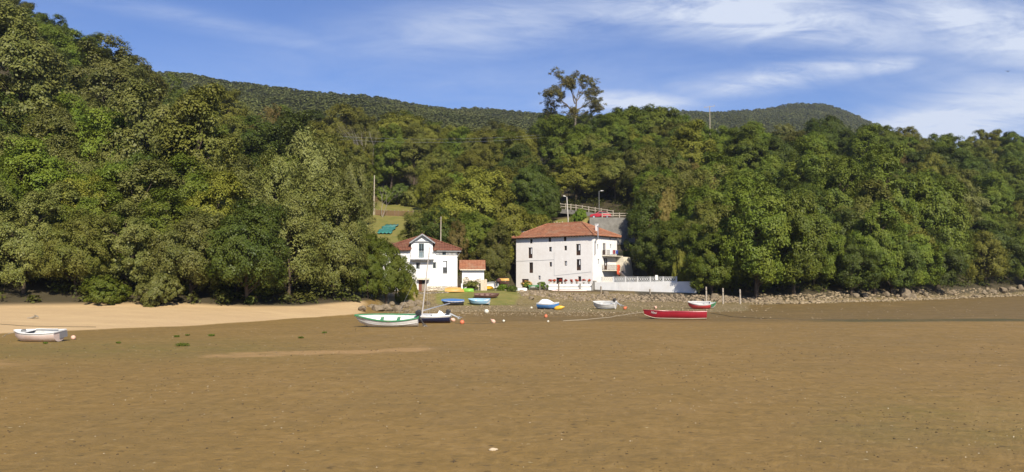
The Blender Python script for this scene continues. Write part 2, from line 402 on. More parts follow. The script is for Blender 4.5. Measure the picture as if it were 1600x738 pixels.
def tz(x, y): return float(terrain(np.array([x]), np.array([y]))[0])
def G(px, Y): x = U(px) * Y; return Vector((x, Y, tz(x, Y)))

rows = np.concatenate([np.arange(-30, 8, 4), np.arange(8, 34, .25), np.arange(34, 136, .45), np.arange(136, 330, 1.6), np.arange(330, 900, 14), np.arange(900, 2600, 40)])
cols = np.concatenate([np.arange(-1.5, -.78, .02), np.arange(-.78, .78, .0032), np.arange(.78, 1.22, .02)])
YY, UU = np.meshgrid(rows, cols, indexing='ij'); XX = UU * np.maximum(YY, 12.0)
ZZ = terrain(XX, YY)
near = smooth01((40 - YY) / 25)
ZZ += near * rng.normal(0, .004, ZZ.shape)
PXX = 800 + F_PX * XX / np.maximum(YY, 12.0); PYY = 433 + F_PX * (CAM_H - ZZ) / np.maximum(YY, 12.0)
k0, k1, k2 = keyY(0, XX, YY), keyY(1, XX, YY), keyY(2, XX, YY)
wb = wob(XX, YY, .16) * 1.2
sand = smooth01((YY + wb * .6 - k0 + .5) / 2.2) * smooth01((600 - PXX) / 60)
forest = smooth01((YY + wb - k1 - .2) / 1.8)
open_ = smooth01((PXX - 610) / 20) * smooth01((1000 - PXX) / 15) * smooth01((126 - YY) / 5)
lawn2 = smooth01((XX + 37) / 3) * smooth01((-19 - XX) / 3) * smooth01((YY - 150) / 3) * smooth01((207 - YY) / 3)
lawn3 = smooth01((PXX - 862) / 6) * smooth01((925 - PXX) / 10) * smooth01((YY - 146) / 4) * smooth01((171 - YY) / 3)
grass = np.maximum.reduce([smooth01((PXX - 672 + wb * 6) / 30) * smooth01((832 + wb * 14 - PXX) / 40) * smooth01((YY + wb * .7 - k1 + 2.5) / 2.5) * smooth01((128 - YY) / 6), lawn2, lawn3])
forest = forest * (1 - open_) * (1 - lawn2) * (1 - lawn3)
road = smooth01((XX - 12.5) / 1.5) * smooth01((29 - XX) / 2) * smooth01((YY - 154.4) / .4) * smooth01((163.5 - YY) / .8)
stone = smooth01((PXX - 560 + wb * 10) / 50) * smooth01((YY - 82 - wb * 2) / 8) * smooth01((k2 + 1 - YY) / 2) * smooth01((1200 - PXX) / 60)
stone = np.maximum(stone, smooth01((PXX - 1060) / 60) * smooth01((YY - k1 + 9 + wb * 3) / 5) * smooth01((k2 + 2 - YY) / 2))
grey = smooth01((PXX - 600) / 240) * smooth01((YY - 66.0 - wb * 1.2) / 5.0)
weed = (.75 + .25 * wb) * smooth01((PXX - 1150 + wb * 30) / 260) * np.exp(-((YY - 70.0 + wb * .25) / 3.0) ** 2)
streak = np.exp(-((PYY - (556 - (PXX - 300) * .032 + wb * 2.0)) / 5.0) ** 2) * smooth01((PXX - 240) / 120) * smooth01((740 - PXX) / 80)
streak = np.maximum(streak, .75 * np.exp(-((PYY - 568 + wb * 3) / 9.0) ** 2) * smooth01((120 - PXX) / 90))
streak = np.maximum(streak, .45 * np.exp(-((PYY - (524 - (PXX - 750) * .012)) / 2.2) ** 2) * smooth01((PXX - 700) / 60) * smooth01((940 - PXX) / 60))
green = smooth01((560 - PXX) / 200) * np.exp(-((PYY - 545) / 16) ** 2) + .8 * smooth01((PXX - 1200) / 200) * np.exp(-((PYY - 660) / 40) ** 2)
zA = np.stack([sand, grass, stone, forest], -1).reshape(-1, 4); zB = np.stack([grey, weed, streak, road], -1).reshape(-1, 4)
zC = np.stack([np.clip(green, 0, 1), green * 0, green * 0, green * 0 + 1], -1).reshape(-1, 4)
nr, nc = XX.shape; idx = np.arange(nr * nc).reshape(nr, nc)
quads = np.stack([idx[:-1, :-1], idx[:-1, 1:], idx[1:, 1:], idx[1:, :-1]], -1).reshape(-1, 4)

def ground_mat():
    b = NB('mud_sand_and_soil'); v = b.coord()
    A = b.n('ShaderNodeAttribute', attribute_name='zoneA'); sa = b.n('ShaderNodeSeparateColor'); b.l(A.outputs['Color'], sa.inputs[0])
    B = b.n('ShaderNodeAttribute', attribute_name='zoneB'); sb = b.n('ShaderNodeSeparateColor'); b.l(B.outputs['Color'], sb.inputs[0])
    C = b.n('ShaderNodeAttribute', attribute_name='zoneC'); sc_ = b.n('ShaderNodeSeparateColor'); b.l(C.outputs['Color'], sc_.inputs[0])
    big = b.noise(v, .06, 5, .6); mid = b.noise(b.coord((.75, 1, 1)), .55, 7, .65); fine = b.noise(v, 4.5, 8, .7); vf = b.noise(v, 17, 5, .7)
    stretched = b.noise(b.coord((.06, .5, 1)), 1.0, 6, .6, .4)
    mud = b.mix(b.ramp(big, .35, .65), (0.256, 0.160, 0.054), (0.220, 0.141, 0.050))
    mud = b.mix(b.ramp(mid, .45, .75, 0, .5), mud, (0.187, 0.119, 0.040))
    mud = b.mix(b.ramp(stretched, .58, .76, 0, .12), mud, (0.295, 0.190, 0.070))
    mud = b.mix(b.math('MULTIPLY', b.ramp(fine, .55, .75), .32), mud, (0.162, 0.103, 0.037))
    mud = b.mix(b.math('MULTIPLY', sc_.outputs[0], b.ramp(mid, .3, .7, .25, .75)), mud, (0.176, 0.141, 0.040))
    gm = b.mix(b.ramp(mid, .4, .7), (0.139, 0.093, 0.036), (0.114, 0.080, 0.033))
    mud = b.mix(b.math('MULTIPLY', sb.outputs[0], .85), mud, gm)
    alg = b.noise(b.coord((.7, 1, 1)), .9, 6, .7); mud = b.mix(b.math('MULTIPLY', sc_.outputs[0], b.ramp(alg, .5, .66, 0, .55)), mud, (.13, .125, .035))
    patch = b.noise(b.coord((.6, 1, 1)), 1.6, 6, .7, .5)
    mud = b.mix(b.ramp(patch, .5, .72, 0, .38), mud, (.150, .098, .036)); mud = b.mix(b.ramp(patch, .5, .28, 0, .25), mud, (.33, .21, .09))
    fv0 = b.coord((.8, 1, 1)); dn = b.n('ShaderNodeTexNoise'); b.l(fv0, dn.inputs['Vector']); dn.inputs['Scale'].default_value = 5; dn.inputs['Detail'].default_value = 3; va = b.n('ShaderNodeVectorMath', operation='MULTIPLY_ADD'); b.l(dn.outputs['Color'], va.inputs[0]); va.inputs[1].default_value = (.22, .22, .22); b.l(fv0, va.inputs[2]); fv = va.outputs[0]; fl = b.vor(fv, 3.4, out='Color'); fs = b.n('ShaderNodeSeparateColor'); b.l(fl, fs.inputs[0]); fd = b.vor(fv, 3.4)
    spot = b.math('MULTIPLY', b.ramp(fd, .14, .30, 1, 0), b.ramp(b.math('ADD', fs.outputs[0], b.math('MULTIPLY', mid, .35)), 1.0, 1.06)); mud = b.mix(b.math('MULTIPLY', spot, .8), mud, (.085, .055, .024))
    spot2 = b.math('MULTIPLY', b.ramp(fd, .08, .18, 1, 0), b.ramp(b.math('ADD', fs.outputs[1], b.math('MULTIPLY', patch, .3)), 1.06, 1.10)); mud = b.mix(b.math('MULTIPLY', spot2, .8), mud, (.52, .42, .28))
    mot = b.noise(b.coord((1, .62, 1)), 2.6, 5, .62, .3); mud = b.mix(b.ramp(mot, .5, .70, 0, .5), mud, (.150, .102, .042)); mud = b.mix(b.ramp(mot, .48, .32, 0, .38), mud, (.32, .215, .098))
    reg = b.noise(v, .16, 4, .6); mud = b.mix(b.ramp(reg, .48, .66, 0, .30), mud, (.185, .130, .058)); mud = b.mix(b.ramp(reg, .46, .30, 0, .35), mud, (.30, .195, .085))
    mud = b.mix(1.0, mud, (.945, .925, .75), 'MULTIPLY')
    def m_(s, lo=.35, hi=.65, amp=.5): return b.ramp(b.math('ADD', s, b.math('MULTIPLY', b.math('SUBTRACT', mid, .5), amp)), lo, hi)
    col = b.mix(b.math('MULTIPLY', m_(sb.outputs[1], .3, .7, 1.1), b.ramp(fine, .3, .6, .4, 1)), mud, (0.061, 0.059, 0.018))
    col = b.mix(b.math('MULTIPLY', b.ramp(b.math('ADD', sb.outputs[2], b.math('MULTIPLY', b.math('SUBTRACT', mid, .5), 2.6)), .5, .95), .85), col, (0.338, 0.207, 0.083))
    sandc = b.mix(b.ramp(mid, .35, .7), (0.554, 0.390, 0.185), (0.487, 0.340, 0.162)); sandc = b.mix(b.ramp(fine, .6, .8, 0, .35), sandc, (0.336, 0.232, 0.112))
    sandc = b.mix(1.0, sandc, (.93, .92, 1.0), 'MULTIPLY'); sandc = b.mix(b.ramp(stretched, .5, .68, 0, .5), sandc, (0.605, 0.440, 0.224))
    col = b.mix(m_(sa.outputs[0], .36, .66, .7), col, sandc)
    peb = b.vor(v, 3.2, out='Color'); ps = b.n('ShaderNodeSeparateColor'); b.l(peb, ps.inputs[0])
    pc = b.mix(ps.outputs[0], (0.340, 0.257, 0.132), (0.145, 0.112, 0.050)); pc = b.mix(b.ramp(b.vor(v, 3.2, 'DISTANCE_TO_EDGE'), .0, .12, .8, 0), pc, (0.102, 0.075, 0.033))
    pc = b.mix(b.ramp(big, .45, .62, 0, .6), pc, (0.170, 0.137, 0.040))
    col = b.mix(b.math('MULTIPLY', m_(sa.outputs[2], .45, .7, .9), .8), col, pc)
    gc = b.mix(b.ramp(mid, .35, .65), (.135, .145, .028), (.235, .195, .055)); gc = b.mix(b.ramp(fine, .5, .75, 0, .4), gc, (.09, .085, .025))
    col = b.mix(m_(sa.outputs[1], .35, .6, .5), col, gc)
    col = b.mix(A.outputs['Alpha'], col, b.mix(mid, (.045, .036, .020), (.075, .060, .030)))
    col = b.mix(B.outputs['Alpha'], col, b.mix(fine, (.17, .16, .15), (.12, .115, .11)))
    h = b.math('ADD', b.math('MULTIPLY', b.math('ADD', b.math('MULTIPLY', mot, .55), b.math('ADD', mid, patch)), .8), b.math('ADD', b.math('MULTIPLY', fine, .5), b.math('MULTIPLY', vf, .07)))
    return b.done(b.pr(col, b.ramp(mid, .3, .7, .6, .85), .25, b.bump(h, .75, .10)))
gme = np_mesh('ground', np.stack([XX, YY, ZZ], -1).reshape(-1, 3), quads, ground_mat(), {'zoneA': zA, 'zoneB': zB, 'zoneC': zC})
gme.polygons.foreach_set('use_smooth', np.ones(len(quads), bool))
ground = bpy.data.objects.new('ground', gme); COL.objects.link(ground); tag(ground, kind='structure')
# ---------------------------------------------------------------- trees
def unit(v): return v / np.maximum(np.linalg.norm(v, axis=-1, keepdims=True), 1e-9)
def leaf_cloud(cents, rads, n_each, size, outward, g, flat=.75, up=.35):
    """diamond leaves spread through the shells of many small puffs; outward: (N,3) direction of each puff"""
    n = len(cents); d = unit(g.normal(size=(n, n_each, 3)) + outward[:, None] * .55 + np.array([0, 0, up]) )
    rr = rads[:, None] * (g.uniform(.45, 1.10, (n, n_each)) ** .7 + .55 * g.random((n, n_each)) ** 5)
    pos = cents[:, None] + d * rr[..., None] * np.array([1, 1, flat])
    pos = pos.reshape(-1, 3); d = d.reshape(-1, 3)
    nrm = unit(d * .6 + np.repeat(outward, n_each, 0) * .55 + g.normal(size=d.shape) * .36 + np.array([0, 0, .25]))
    t = unit(np.cross(nrm, g.normal(size=d.shape))); b = np.cross(nrm, t)
    s = size * g.uniform(.6, 1.35, (len(pos), 1)); w = s * g.uniform(.45, .75, (len(pos), 1))
    q = np.stack([pos - t * s, pos - b * w + nrm * s * .18, pos + t * s, pos + b * w + nrm * s * .18], 1)
    return q.reshape(-1, 3)
def quads_of(v): return np.arange(len(v), dtype=np.int32).reshape(-1, 4)
def crown_points(seed, rx, rz, zc, n_big, low=.0, lumps=4, lump_r=.55, sep=.30):
    """branch-end positions on a lumpy ovoid: a few main lobes, each with its own bulge"""
    g = np.random.default_rng(seed)
    lobes = unit(g.normal(size=(lumps, 3)) + np.array([0, 0, .4])); pts = []; out = []
    k = 0
    while len(pts) < n_big and k < 4000:
        k += 1
        d = unit(g.normal(size=3) + np.array([0, 0, .15]))
        if d[2] < -.75 + low: continue
        bulge = 1 + lump_r * max(0, max(float(d @ l) for l in lobes) - .55) / .45 - .12
        r = g.uniform(.50, 1.0) ** .5 * bulge
        taper = 1 - .22 * max(d[2], 0)
        p = np.array([d[0] * rx * r * taper, d[1] * rx * r * taper, zc + d[2] * rz * r])
        if any(np.linalg.norm((p - q) * np.array([1, 1, 1.2])) < rx * sep for q in pts): continue
        pts.append(p); out.append(d)
    return np.array(pts), np.array(out), g
def crown_mesh(name, seed, rx=5., rz=5.5, zc=7., n_big=34, n_sub=10, n_leaf=135, size=.135, low=0., rbig=1.75, flat=.92, spread=1.0):
    pts, out, g = crown_points(seed, rx * .82, rz * .86, zc, n_big, low)
    n = len(pts)
    off = unit(g.normal(size=(n, n_sub, 3)) + out[:, None] * .9 + np.array([0, 0, .25])) * rbig * g.uniform(.55, 1.05, (n, n_sub, 1)) * np.array([1, 1, flat]) * spread
    sub = (pts[:, None] + off).reshape(-1, 3); so = np.repeat(out, n_sub, 0)
    so = unit(so + unit(off.reshape(-1, 3)) * .7)
    v = leaf_cloud(sub, g.uniform(.45, .95, len(sub)) * rbig * .55, n_leaf, size, so, g, flat)
    # the canopy's inner leaves, sparse
    ni = n * 24; d = unit(g.normal(size=(ni, 3))); c = np.stack([d[:, 0] * rx * .6, d[:, 1] * rx * .6, zc + d[:, 2] * rz * .62], -1) * 1.0
    v2 = leaf_cloud(c, np.full(ni, .5), 1, size * 1.5, d, g)
    v = np.concatenate([v, v2])
    return np_mesh(name, v, quads_of(v), LEAF['green']), pts
def trunk_mesh(name, pts, zc, r0=.30, seed=0, lean=.4):
    g = random.Random(seed); m = MB(); top = zc + 1.5
    ax = [Vector((g.uniform(-lean, lean) * t, g.uniform(-lean, lean) * t, -1.2 + (top + 1.2) * t)) for t in (0, .2, .4, .6, .8, 1)]
    m.tube(ax, [r0 * 1.35, r0, r0 * .86, r0 * .7, r0 * .5, r0 * .22], 8)
    def at(z):
        for a, b in zip(ax, ax[1:]):
            if a.z <= z <= b.z: return a.lerp(b, (z - a.z) / (b.z - a.z))
        return ax[-1]
    for p in pts[::2]:
        p = Vector(p); z0 = max(1.2, min(top - .4, p.z - 1.0 - .45 * math.hypot(p.x, p.y))); s = at(z0)
        mid = s.lerp(p, .5) + Vector((g.uniform(-.3, .3), g.uniform(-.3, .3), g.uniform(.1, .6)))
        m.tube([s, mid, p], [r0 * .36, r0 * .22, r0 * .07], 5)
    me = bpy.data.meshes.new(name); me.from_pydata(m.v, [], m.f); me.materials.append(BARK)
    me.polygons.foreach_set('use_smooth', [True] * len(m.f)); me.update(); return me

PROTO = {}
def proto(key, **k):
    cm, pts = crown_mesh('crown_' + key, **k)
    co = np.empty(len(cm.vertices) * 3, np.float32); cm.vertices.foreach_get('co', co); co = co.reshape(-1, 3)
    PROTO[key] = (cm, trunk_mesh('trunk_' + key, pts, k.get('zc', 7.), seed=k['seed']), float(np.percentile(np.hypot(co[:, 0], co[:, 1]), 95)), float(np.percentile(co[:, 2], 99)))
# wide crowns down to the ground, round crowns on a short trunk, tall ones, loose ones
proto('full_a', seed=11, rz=6.0, zc=6.2, n_big=36)
proto('full_b', seed=12, rx=5.2, rz=5.2, zc=5.6, n_big=34, rbig=1.9)
proto('full_c', seed=13, rx=4.8, rz=6.6, zc=6.8, n_big=38, rbig=1.75)
proto('round_a', seed=21, rz=4.6, zc=7.4, n_big=36, low=.2, rbig=1.75)
proto('round_b', seed=22, rx=5.3, rz=4.4, zc=7.2, n_big=38, low=.2, rbig=1.8)
proto('tall_a', seed=31, rx=4.2, rz=6.2, zc=8.2, n_big=32, low=.1)
proto('loose_a', seed=41, rz=5.2, zc=7.0, n_big=34, n_sub=6, n_leaf=100, size=.135, rbig=1.7, spread=1.15)
proto('bush_a', seed=51, rx=5., rz=4.2, zc=3.6, n_big=34, n_sub=6, n_leaf=110, size=.22, rbig=1.7)

TREES = []     # (x, y, radius, height, shape, leaf, hand_label)
def height_of(shape, rad, hs=1.0):
    _, _, rx, hz = PROTO[shape]; return hz * rad / rx * hs
def add_tree(x, y, rad, h, shape, leaf, label=None, sink=0.):
    TREES.append(dict(x=x, y=y, z=tz(x, y) - sink, rad=rad, h=h, shape=shape, leaf=leaf, label=label, rot=random.uniform(0, 6.28)))
def hand(px, Y, top_py, width_px, shape, leaf, label, sink=0.):
    """a tree one can single out: stands at compass px, distance Y; crown width and top as measured"""
    p = G(px, Y); rad = width_px * Y / F_PX / 2; h = P(px, top_py, Y).z - p.z
    add_tree(p.x, p.y, rad, h, shape, leaf, label, sink)

# --- trees that stand out in the photograph
hand(604, 97, 374, 76, 'full_b', 'green', 'leafy bright green tree hanging over the shore rocks, hiding the small house\'s left half')
hand(575, 95, 366, 60, 'full_a', 'green', 'green tree at the beach\'s right end, between grey-green oaks and the small white house')
hand(634, 103, 425, 34, 'bush_a', 'yellow', 'low yellow-green bush under the small white house\'s balcony')
hand(522, 92, 296, 112, 'full_a', 'holm', 'big grey-green oak at the right end of the sand beach')
hand(452, 86, 322, 118, 'full_b', 'holm', 'broad olive-green oak leaning out over the middle of the sand beach')
hand(488, 112, 214, 116, 'full_c', 'silver', 'tall silvery tree rising above the oaks left of the small house')
hand(547, 117, 252, 66, 'full_c', 'holm', 'tall grey-green oak edging the view of the teal-covered garden')
hand(372, 84, 345, 92, 'full_a', 'green', 'mid-green oak above the sand beach, left of the leaning olive-green oak')
hand(300, 80, 330, 120, 'full_b', 'holm', 'grey-green oak whose low boughs touch the sand')
hand(205, 79, 318, 120, 'full_a', 'holm', 'wide grey-green oak standing behind the left part of the beach')
hand(120, 76, 330, 112, 'full_b', 'olive', 'olive-green oak at the sand\'s upper edge above the pink-white dinghy')
hand(38, 74, 300, 120, 'full_a', 'holm', 'grey-green oak at the photo\'s left edge above the beach')
hand(250, 76, 425, 66, 'bush_a', 'holm', 'low grey-green oak bush on the sand\'s edge below taller oaks')
hand(165, 75, 430, 70, 'bush_a', 'green', 'low green bush at the sand\'s edge, left part of the beach')
hand(430, 104, 240, 90, 'full_c', 'holm', 'pale silvery oak in the wood, left of the tallest silvery tree')
hand(418, 178, 168, 74, 'loose_a', 'rusty', 'rusty-brown half-bare tree on the slope under the far ridge')
hand(657, 141, 331, 72, 'full_b', 'olive', 'dark olive tree with orange-tinged leaves just behind the small house\'s roof')
hand(742, 150, 268, 122, 'full_b', 'yellow', 'large yellow-green walnut-like tree filling the gap between the two houses')
hand(796, 147, 302, 92, 'full_a', 'yellow', 'yellow-green tree beside the big house\'s left gable')
hand(712, 134, 345, 42, 'loose_a', 'rusty', 'small brown withered tree behind the tiled shed')
hand(770, 134, 352, 66, 'full_a', 'olive', 'dark olive tree shading the boat rack between the houses')
hand(832, 168, 258, 82, 'round_a', 'dark', 'dark green tree left of the roadside lamp pole')
hand(790, 172, 262, 80, 'round_b', 'yellow', 'yellowish tree uphill behind the gap between the houses')
hand(862, 166, 286, 36, 'full_c', 'dark', 'narrow dark green tree at the end of the upper road railing')
hand(907, 154.6, 326, 26, 'bush_a', 'bright', 'bright yellow-green young tree below the road, above the big house\'s roof')
hand(893, 149.5, 341, 20, 'bush_a', 'green', 'small green bush beside the leaning lamp pole')
hand(900, 186, 245, 96, 'round_b', 'yellow', 'yellow-green tree overhanging the road above the big house')
hand(962, 183, 240, 90, 'round_a', 'olive', 'olive-green tree overhanging the road above the parked red car')
hand(1012, 178, 232, 90, 'round_b', 'olive', 'olive tree overhanging the right end of the road railing')
hand(1055, 160, 236, 96, 'full_a', 'olive', 'olive-brown tree high on the slope right of the road')
hand(1038, 140, 300, 52, 'full_c', 'rusty', 'brownish narrow tree rising right of the concrete road wall')
hand(1063, 121.5, 392, 30, 'bush_a', 'yellow', 'yellow-green shrub hanging over the right end of the white sea wall')
hand(1102, 122, 352, 90, 'full_a', 'green', 'green tree at the end of the white sea wall, nearest the mooring posts')
hand(1118, 119, 405, 40, 'bush_a', 'green', 'hanging green shrub behind the leftmost mooring post')
hand(1170, 124, 318, 104, 'full_b', 'dark', 'dark shore tree behind the rightmost mooring post')
hand(1215, 121, 398, 80, 'bush_a', 'green', 'low bright-leaved shrub over the dark shore, right of the mooring posts')
hand(1250, 127, 322, 104, 'full_a', 'green', 'green shore oak midway between the mooring posts and the boulders')
hand(1325, 130, 330, 100, 'full_b', 'dark', 'dark green shore oak above the left end of the boulders')
hand(1402, 138, 322, 100, 'full_a', 'yellow', 'yellow-tinged shore oak above the largest boulders')
hand(1300, 126, 410, 70, 'bush_a', 'dark', 'low dark shrub at the shore left of the boulders')
hand(1478, 152, 335, 96, 'full_b', 'green', 'green shore oak right of the largest boulders')
hand(1548, 163, 345, 90, 'full_a', 'dark', 'dark green shore oak above the last boulders, toward the photo\'s right edge')
hand(1612, 174, 340, 90, 'full_b', 'olive', 'olive-green shore oak cut by the photo\'s right edge')
hand(982, 150.5, 388, 34, 'bush_a', 'green', 'small green shrub on the dark slope right of the big house', .4)
hand(1012, 236, 166, 110, 'round_a', 'green', 'green skyline tree right of the eucalyptus, crown highest of the wood')
hand(948, 236, 180, 96, 'round_b', 'dark', 'dark green skyline tree just right of the eucalyptus')
hand(870, 246, 182, 100, 'round_a', 'green', 'green tree on the crest below the eucalyptus')
hand(1070, 236, 182, 90, 'round_b', 'green', 'green skyline tree just left of the hilltop power pole')
hand(1292, 238, 184, 74, 'full_c', 'dark', 'dark skyline tree standing highest in front of the far round hill')
hand(1228, 236, 196, 62, 'round_b', 'silver', 'pale-topped skyline tree in front of the far round hill')
hand(520, 236, 165, 84, 'full_a', 'yellow', 'yellow-green tree on the slope below the far ridge, left of its twin')
hand(620, 246, 176, 110, 'full_b', 'yellow', 'broad yellow-green tree in the middle of the valley slope')
hand(575, 232, 182, 64, 'full_a', 'olive', 'olive tree with bare stems showing between two yellow-green trees')
hand(600, 204.5, 291, 40, 'bush_a', 'green', 'green shrub at the upper lawn\'s edge, left of two beside it')
hand(624, 205.5, 288, 42, 'bush_a', 'dark', 'dark shrub in the middle of the upper lawn\'s edge')
hand(647, 203, 290, 44, 'bush_a', 'olive', 'olive shrub at the right end of the upper lawn\'s edge')
HAND_N = len(TREES)

# --- the rest of the wood, scattered with the spacing of crowns
def blocked(px, y, rad):
    w = rad * F_PX / y
    if 585 - w < px < 1003 + w * .3 and y < 131 + (rad if px < 800 else 0): return True
    if 990 < px < 1093 + w * .4 and y < 125: return True                          # sea wall
    if 796 - w < px < 978 + w and y < 151 + rad: return True                      # big house
    if 583 - w < px < 652 + w * .8 and y < 207 + rad * .6: return True           # lawns and the teal cover
    if 862 - w * .5 < px < 1000 + w * .3 and 140 < y < 178 + rad * .5: return True # road
    return False
def top_limit(px):
    """height in the photograph that the near wood's skyline keeps to"""
    return np.interp(px, [-200,-60,0,30,60,100,150,200,240,300,360,430,500,560,640,700,760,830,880,950,1010,1060,1110,1180,1240,1290,1330,1400,1500,1600,1800],
                         [-170,-40,-6,8,28,45,60,92,120,130,150,172,182,172,172,190,196,196,182,178,166,180,192,202,206,190,200,200,204,212,222])
def species(px, y, top_py, g):
    r = g.random()
    if px < 560 - (y - 100) * .3:
        tab = [('holm', .50), ('dark', .17), ('green', .20), ('olive', .08), ('yellow', .04), ('silver', .01)]
        if top_py < 200: tab = [('green', .40), ('dark', .16), ('holm', .16), ('olive', .16), ('yellow', .10), ('rusty', .02)]
    elif px < 870:
        tab = [('yellow', .34), ('green', .24), ('dark', .16), ('olive', .22), ('rusty', .02), ('silver', .02)]
    else:
        tab = [('green', .52), ('dark', .20), ('yellow', .10), ('olive', .14), ('rusty', .03), ('silver', .01)]
    for k, p in tab:
        if r < p: return k
        r -= p
    return tab[0][0]
g_ = random.Random(5); cand = []
for k in range(60000):
    y = 72 + 250 * g_.random() ** 1.15; px = -40 + 1690 * g_.random(); x = U(px) * y
    cand.append((px, y, x))
ys = np.array([c[1] for c in cand]); xs = np.array([c[2] for c in cand])
zt_ = terrain(xs, ys); K1 = keyY(1, xs, ys); K5 = keyY(5, xs, ys)
for (px, y, x), z, k1_, k5_ in zip(cand, zt_, K1, K5):
    right = px > 1000
    rad = g_.uniform(3.9, 7.3) * (1.0 if y > 100 else .95)
    if g_.random() < .15: rad *= 1.2
    if y < k1_ + 2.5 or y > k5_ + (34 if px < 560 else 26): continue
    if blocked(px, y, rad): continue
    leaf_ = species(px, y, 300 if y < 150 else 180, g_)
    if leaf_ == 'rusty':
        if y < 150: leaf_ = 'olive'
        rad = min(rad, 4.6)
    shape = g_.choice(['full_a', 'full_b', 'full_c', 'full_a', 'round_a', 'round_b', 'tall_a', 'loose_a'])
    if y < k1_ + 14 and shape in ('round_a', 'round_b', 'tall_a'): shape = 'full_a'
    hs = g_.uniform(.85, 1.15) * (1.12 if y < k1_ + 30 else .95); h = height_of(shape, rad, hs)
    lim = top_limit(px) + g_.uniform(-7, 12)
    hmax = P(px, lim, y).z - z
    if hmax < 4: continue
    h = min(h, hmax)
    if h < rad * 1.05: rad = h / 1.05
    kx = PROTO[shape]; rad = min(rad, h * kx[2] / kx[3] / .86)
    if rad < 2.8: continue
    bad = False
    for t in TREES:
        if abs(t['x'] - x) < 9 and abs(t['y'] - y) < 9:
            d = math.hypot(t['x'] - x, t['y'] - y)
            if d < .50 * (t['rad'] + rad): bad = True; break
    if bad: continue
    tp = topx((x, y, z + h))[1]
    add_tree(x, y, rad, h, shape, leaf_)

# --- which of them can be seen (crowns as discs, near to far)
SW, SH = 400, 185; cover = np.zeros((SH, SW), bool); TREES_VIS = []
yyg, xxg = np.mgrid[0:SH, 0:SW]; xxg = xxg * 4 + 2; yyg = yyg * 4 + 2
for n_, t in enumerate(TREES): t['n'] = n_
for t in sorted(TREES, key=lambda t: t['y']):
    cx, cy = topx((t['x'], t['y'], t['z'] + t['h'] * .55)); r = t['rad'] * F_PX / t['y']; rv = t['h'] * .47 * F_PX / t['y']
    q = ((xxg - cx) / r) ** 2 + ((yyg - cy) / rv) ** 2
    vis = int(((q < 1.1) & ~cover).sum()); cover |= q < .62
    t['vis'] = vis; t['cx'] = cx; t['cy'] = cy
    if t['n'] < HAND_N or (vis >= 5 and -60 < cx < 1660) or vis >= 12: TREES_VIS.append(t)
rest = sorted([t for t in TREES_VIS if t['n'] >= HAND_N], key=lambda t: -t['vis'])[:290 - HAND_N]
shown = [t for t in TREES_VIS if t['n'] < HAND_N] + rest
print('trees', len(TREES), 'visible', len(TREES_VIS), 'built', len(shown))

LEAFWORD = {'holm': 'grey-green holm oak', 'dark': 'dark green tree', 'green': 'mid-green tree', 'yellow': 'yellow-green tree', 'olive': 'olive-green tree', 'rusty': 'rusty-brown tree', 'silver': 'pale silvery tree', 'bright': 'bright green tree'}
def zone(t):
    cx, cy = t['cx'], t['cy']; below = cy - top_limit(cx)
    if cx < 210: z = 'far left slope'
    elif cx < 400: z = 'left slope'
    elif cx < 575: z = 'slope beside the lawn'
    elif cx < 725: z = 'valley slope above the small house'
    elif cx < 880: z = 'slope behind both houses'
    elif cx < 1080: z = 'slope above the road'
    elif cx < 1250: z = 'wood above the posts'
    elif cx < 1430: z = 'wood under the round hill'
    else: z = 'wood by the photo\'s right edge'
    band = 'skylining the' if below < 38 else 'in the upper' if below < 95 else 'in the middle of the' if below < 175 else 'low on the'
    return band + ' ' + z
groups = {}
for t in shown:
    if not t['label']: groups.setdefault((t['leaf'], zone(t)), []).append(t)
ORD = ['leftmost', 'second from left', 'third from left', 'fourth from left', 'fifth from left', 'sixth from left', 'seventh from left', 'eighth from left', 'ninth from left']
for (lf, zn), ts in groups.items():
    ts.sort(key=lambda t: t['cx'])
    for i, t in enumerate(ts):
        w = LEAFWORD[lf]
        if len(ts) == 1: t['label'] = f'the only {w} {zn}'
        elif len(ts) == 2: t['label'] = f'{("left" if i == 0 else "right")}-hand {w} of two {zn}'
        else: t['label'] = f'{ORD[min(i, 8)] if i < len(ts) - 1 else "rightmost"} {w} {zn}'
NAME = {'holm': 'holm_oak', 'dark': 'oak_tree', 'green': 'oak_tree', 'yellow': 'walnut_tree', 'olive': 'ash_tree', 'rusty': 'withered_tree', 'silver': 'willow_tree', 'bright': 'young_tree'}
for t in shown:
    cm, tm, rx, hz = PROTO[t['shape']]
    small = t['shape'] == 'bush_a'
    r = thing('shrub' if small else NAME[t['leaf']], t['label'], 'shrub' if small else 'tree', (t['x'], t['y'], t['z'] - .15), t['rot'],
              'shrubs along the edge of the wood' if small else 'trees of the wooded hillside')
    s = t['rad'] / rx; r.scale = (s, s, t['h'] / hz)
    c = bpy.data.objects.new('crown', cm); COL.objects.link(c); c.parent = r
    c.material_slots[0].link = 'OBJECT'; c.material_slots[0].material = LEAF[t['leaf']]
    k = bpy.data.objects.new('trunk', tm); COL.objects.link(k); k.parent = r

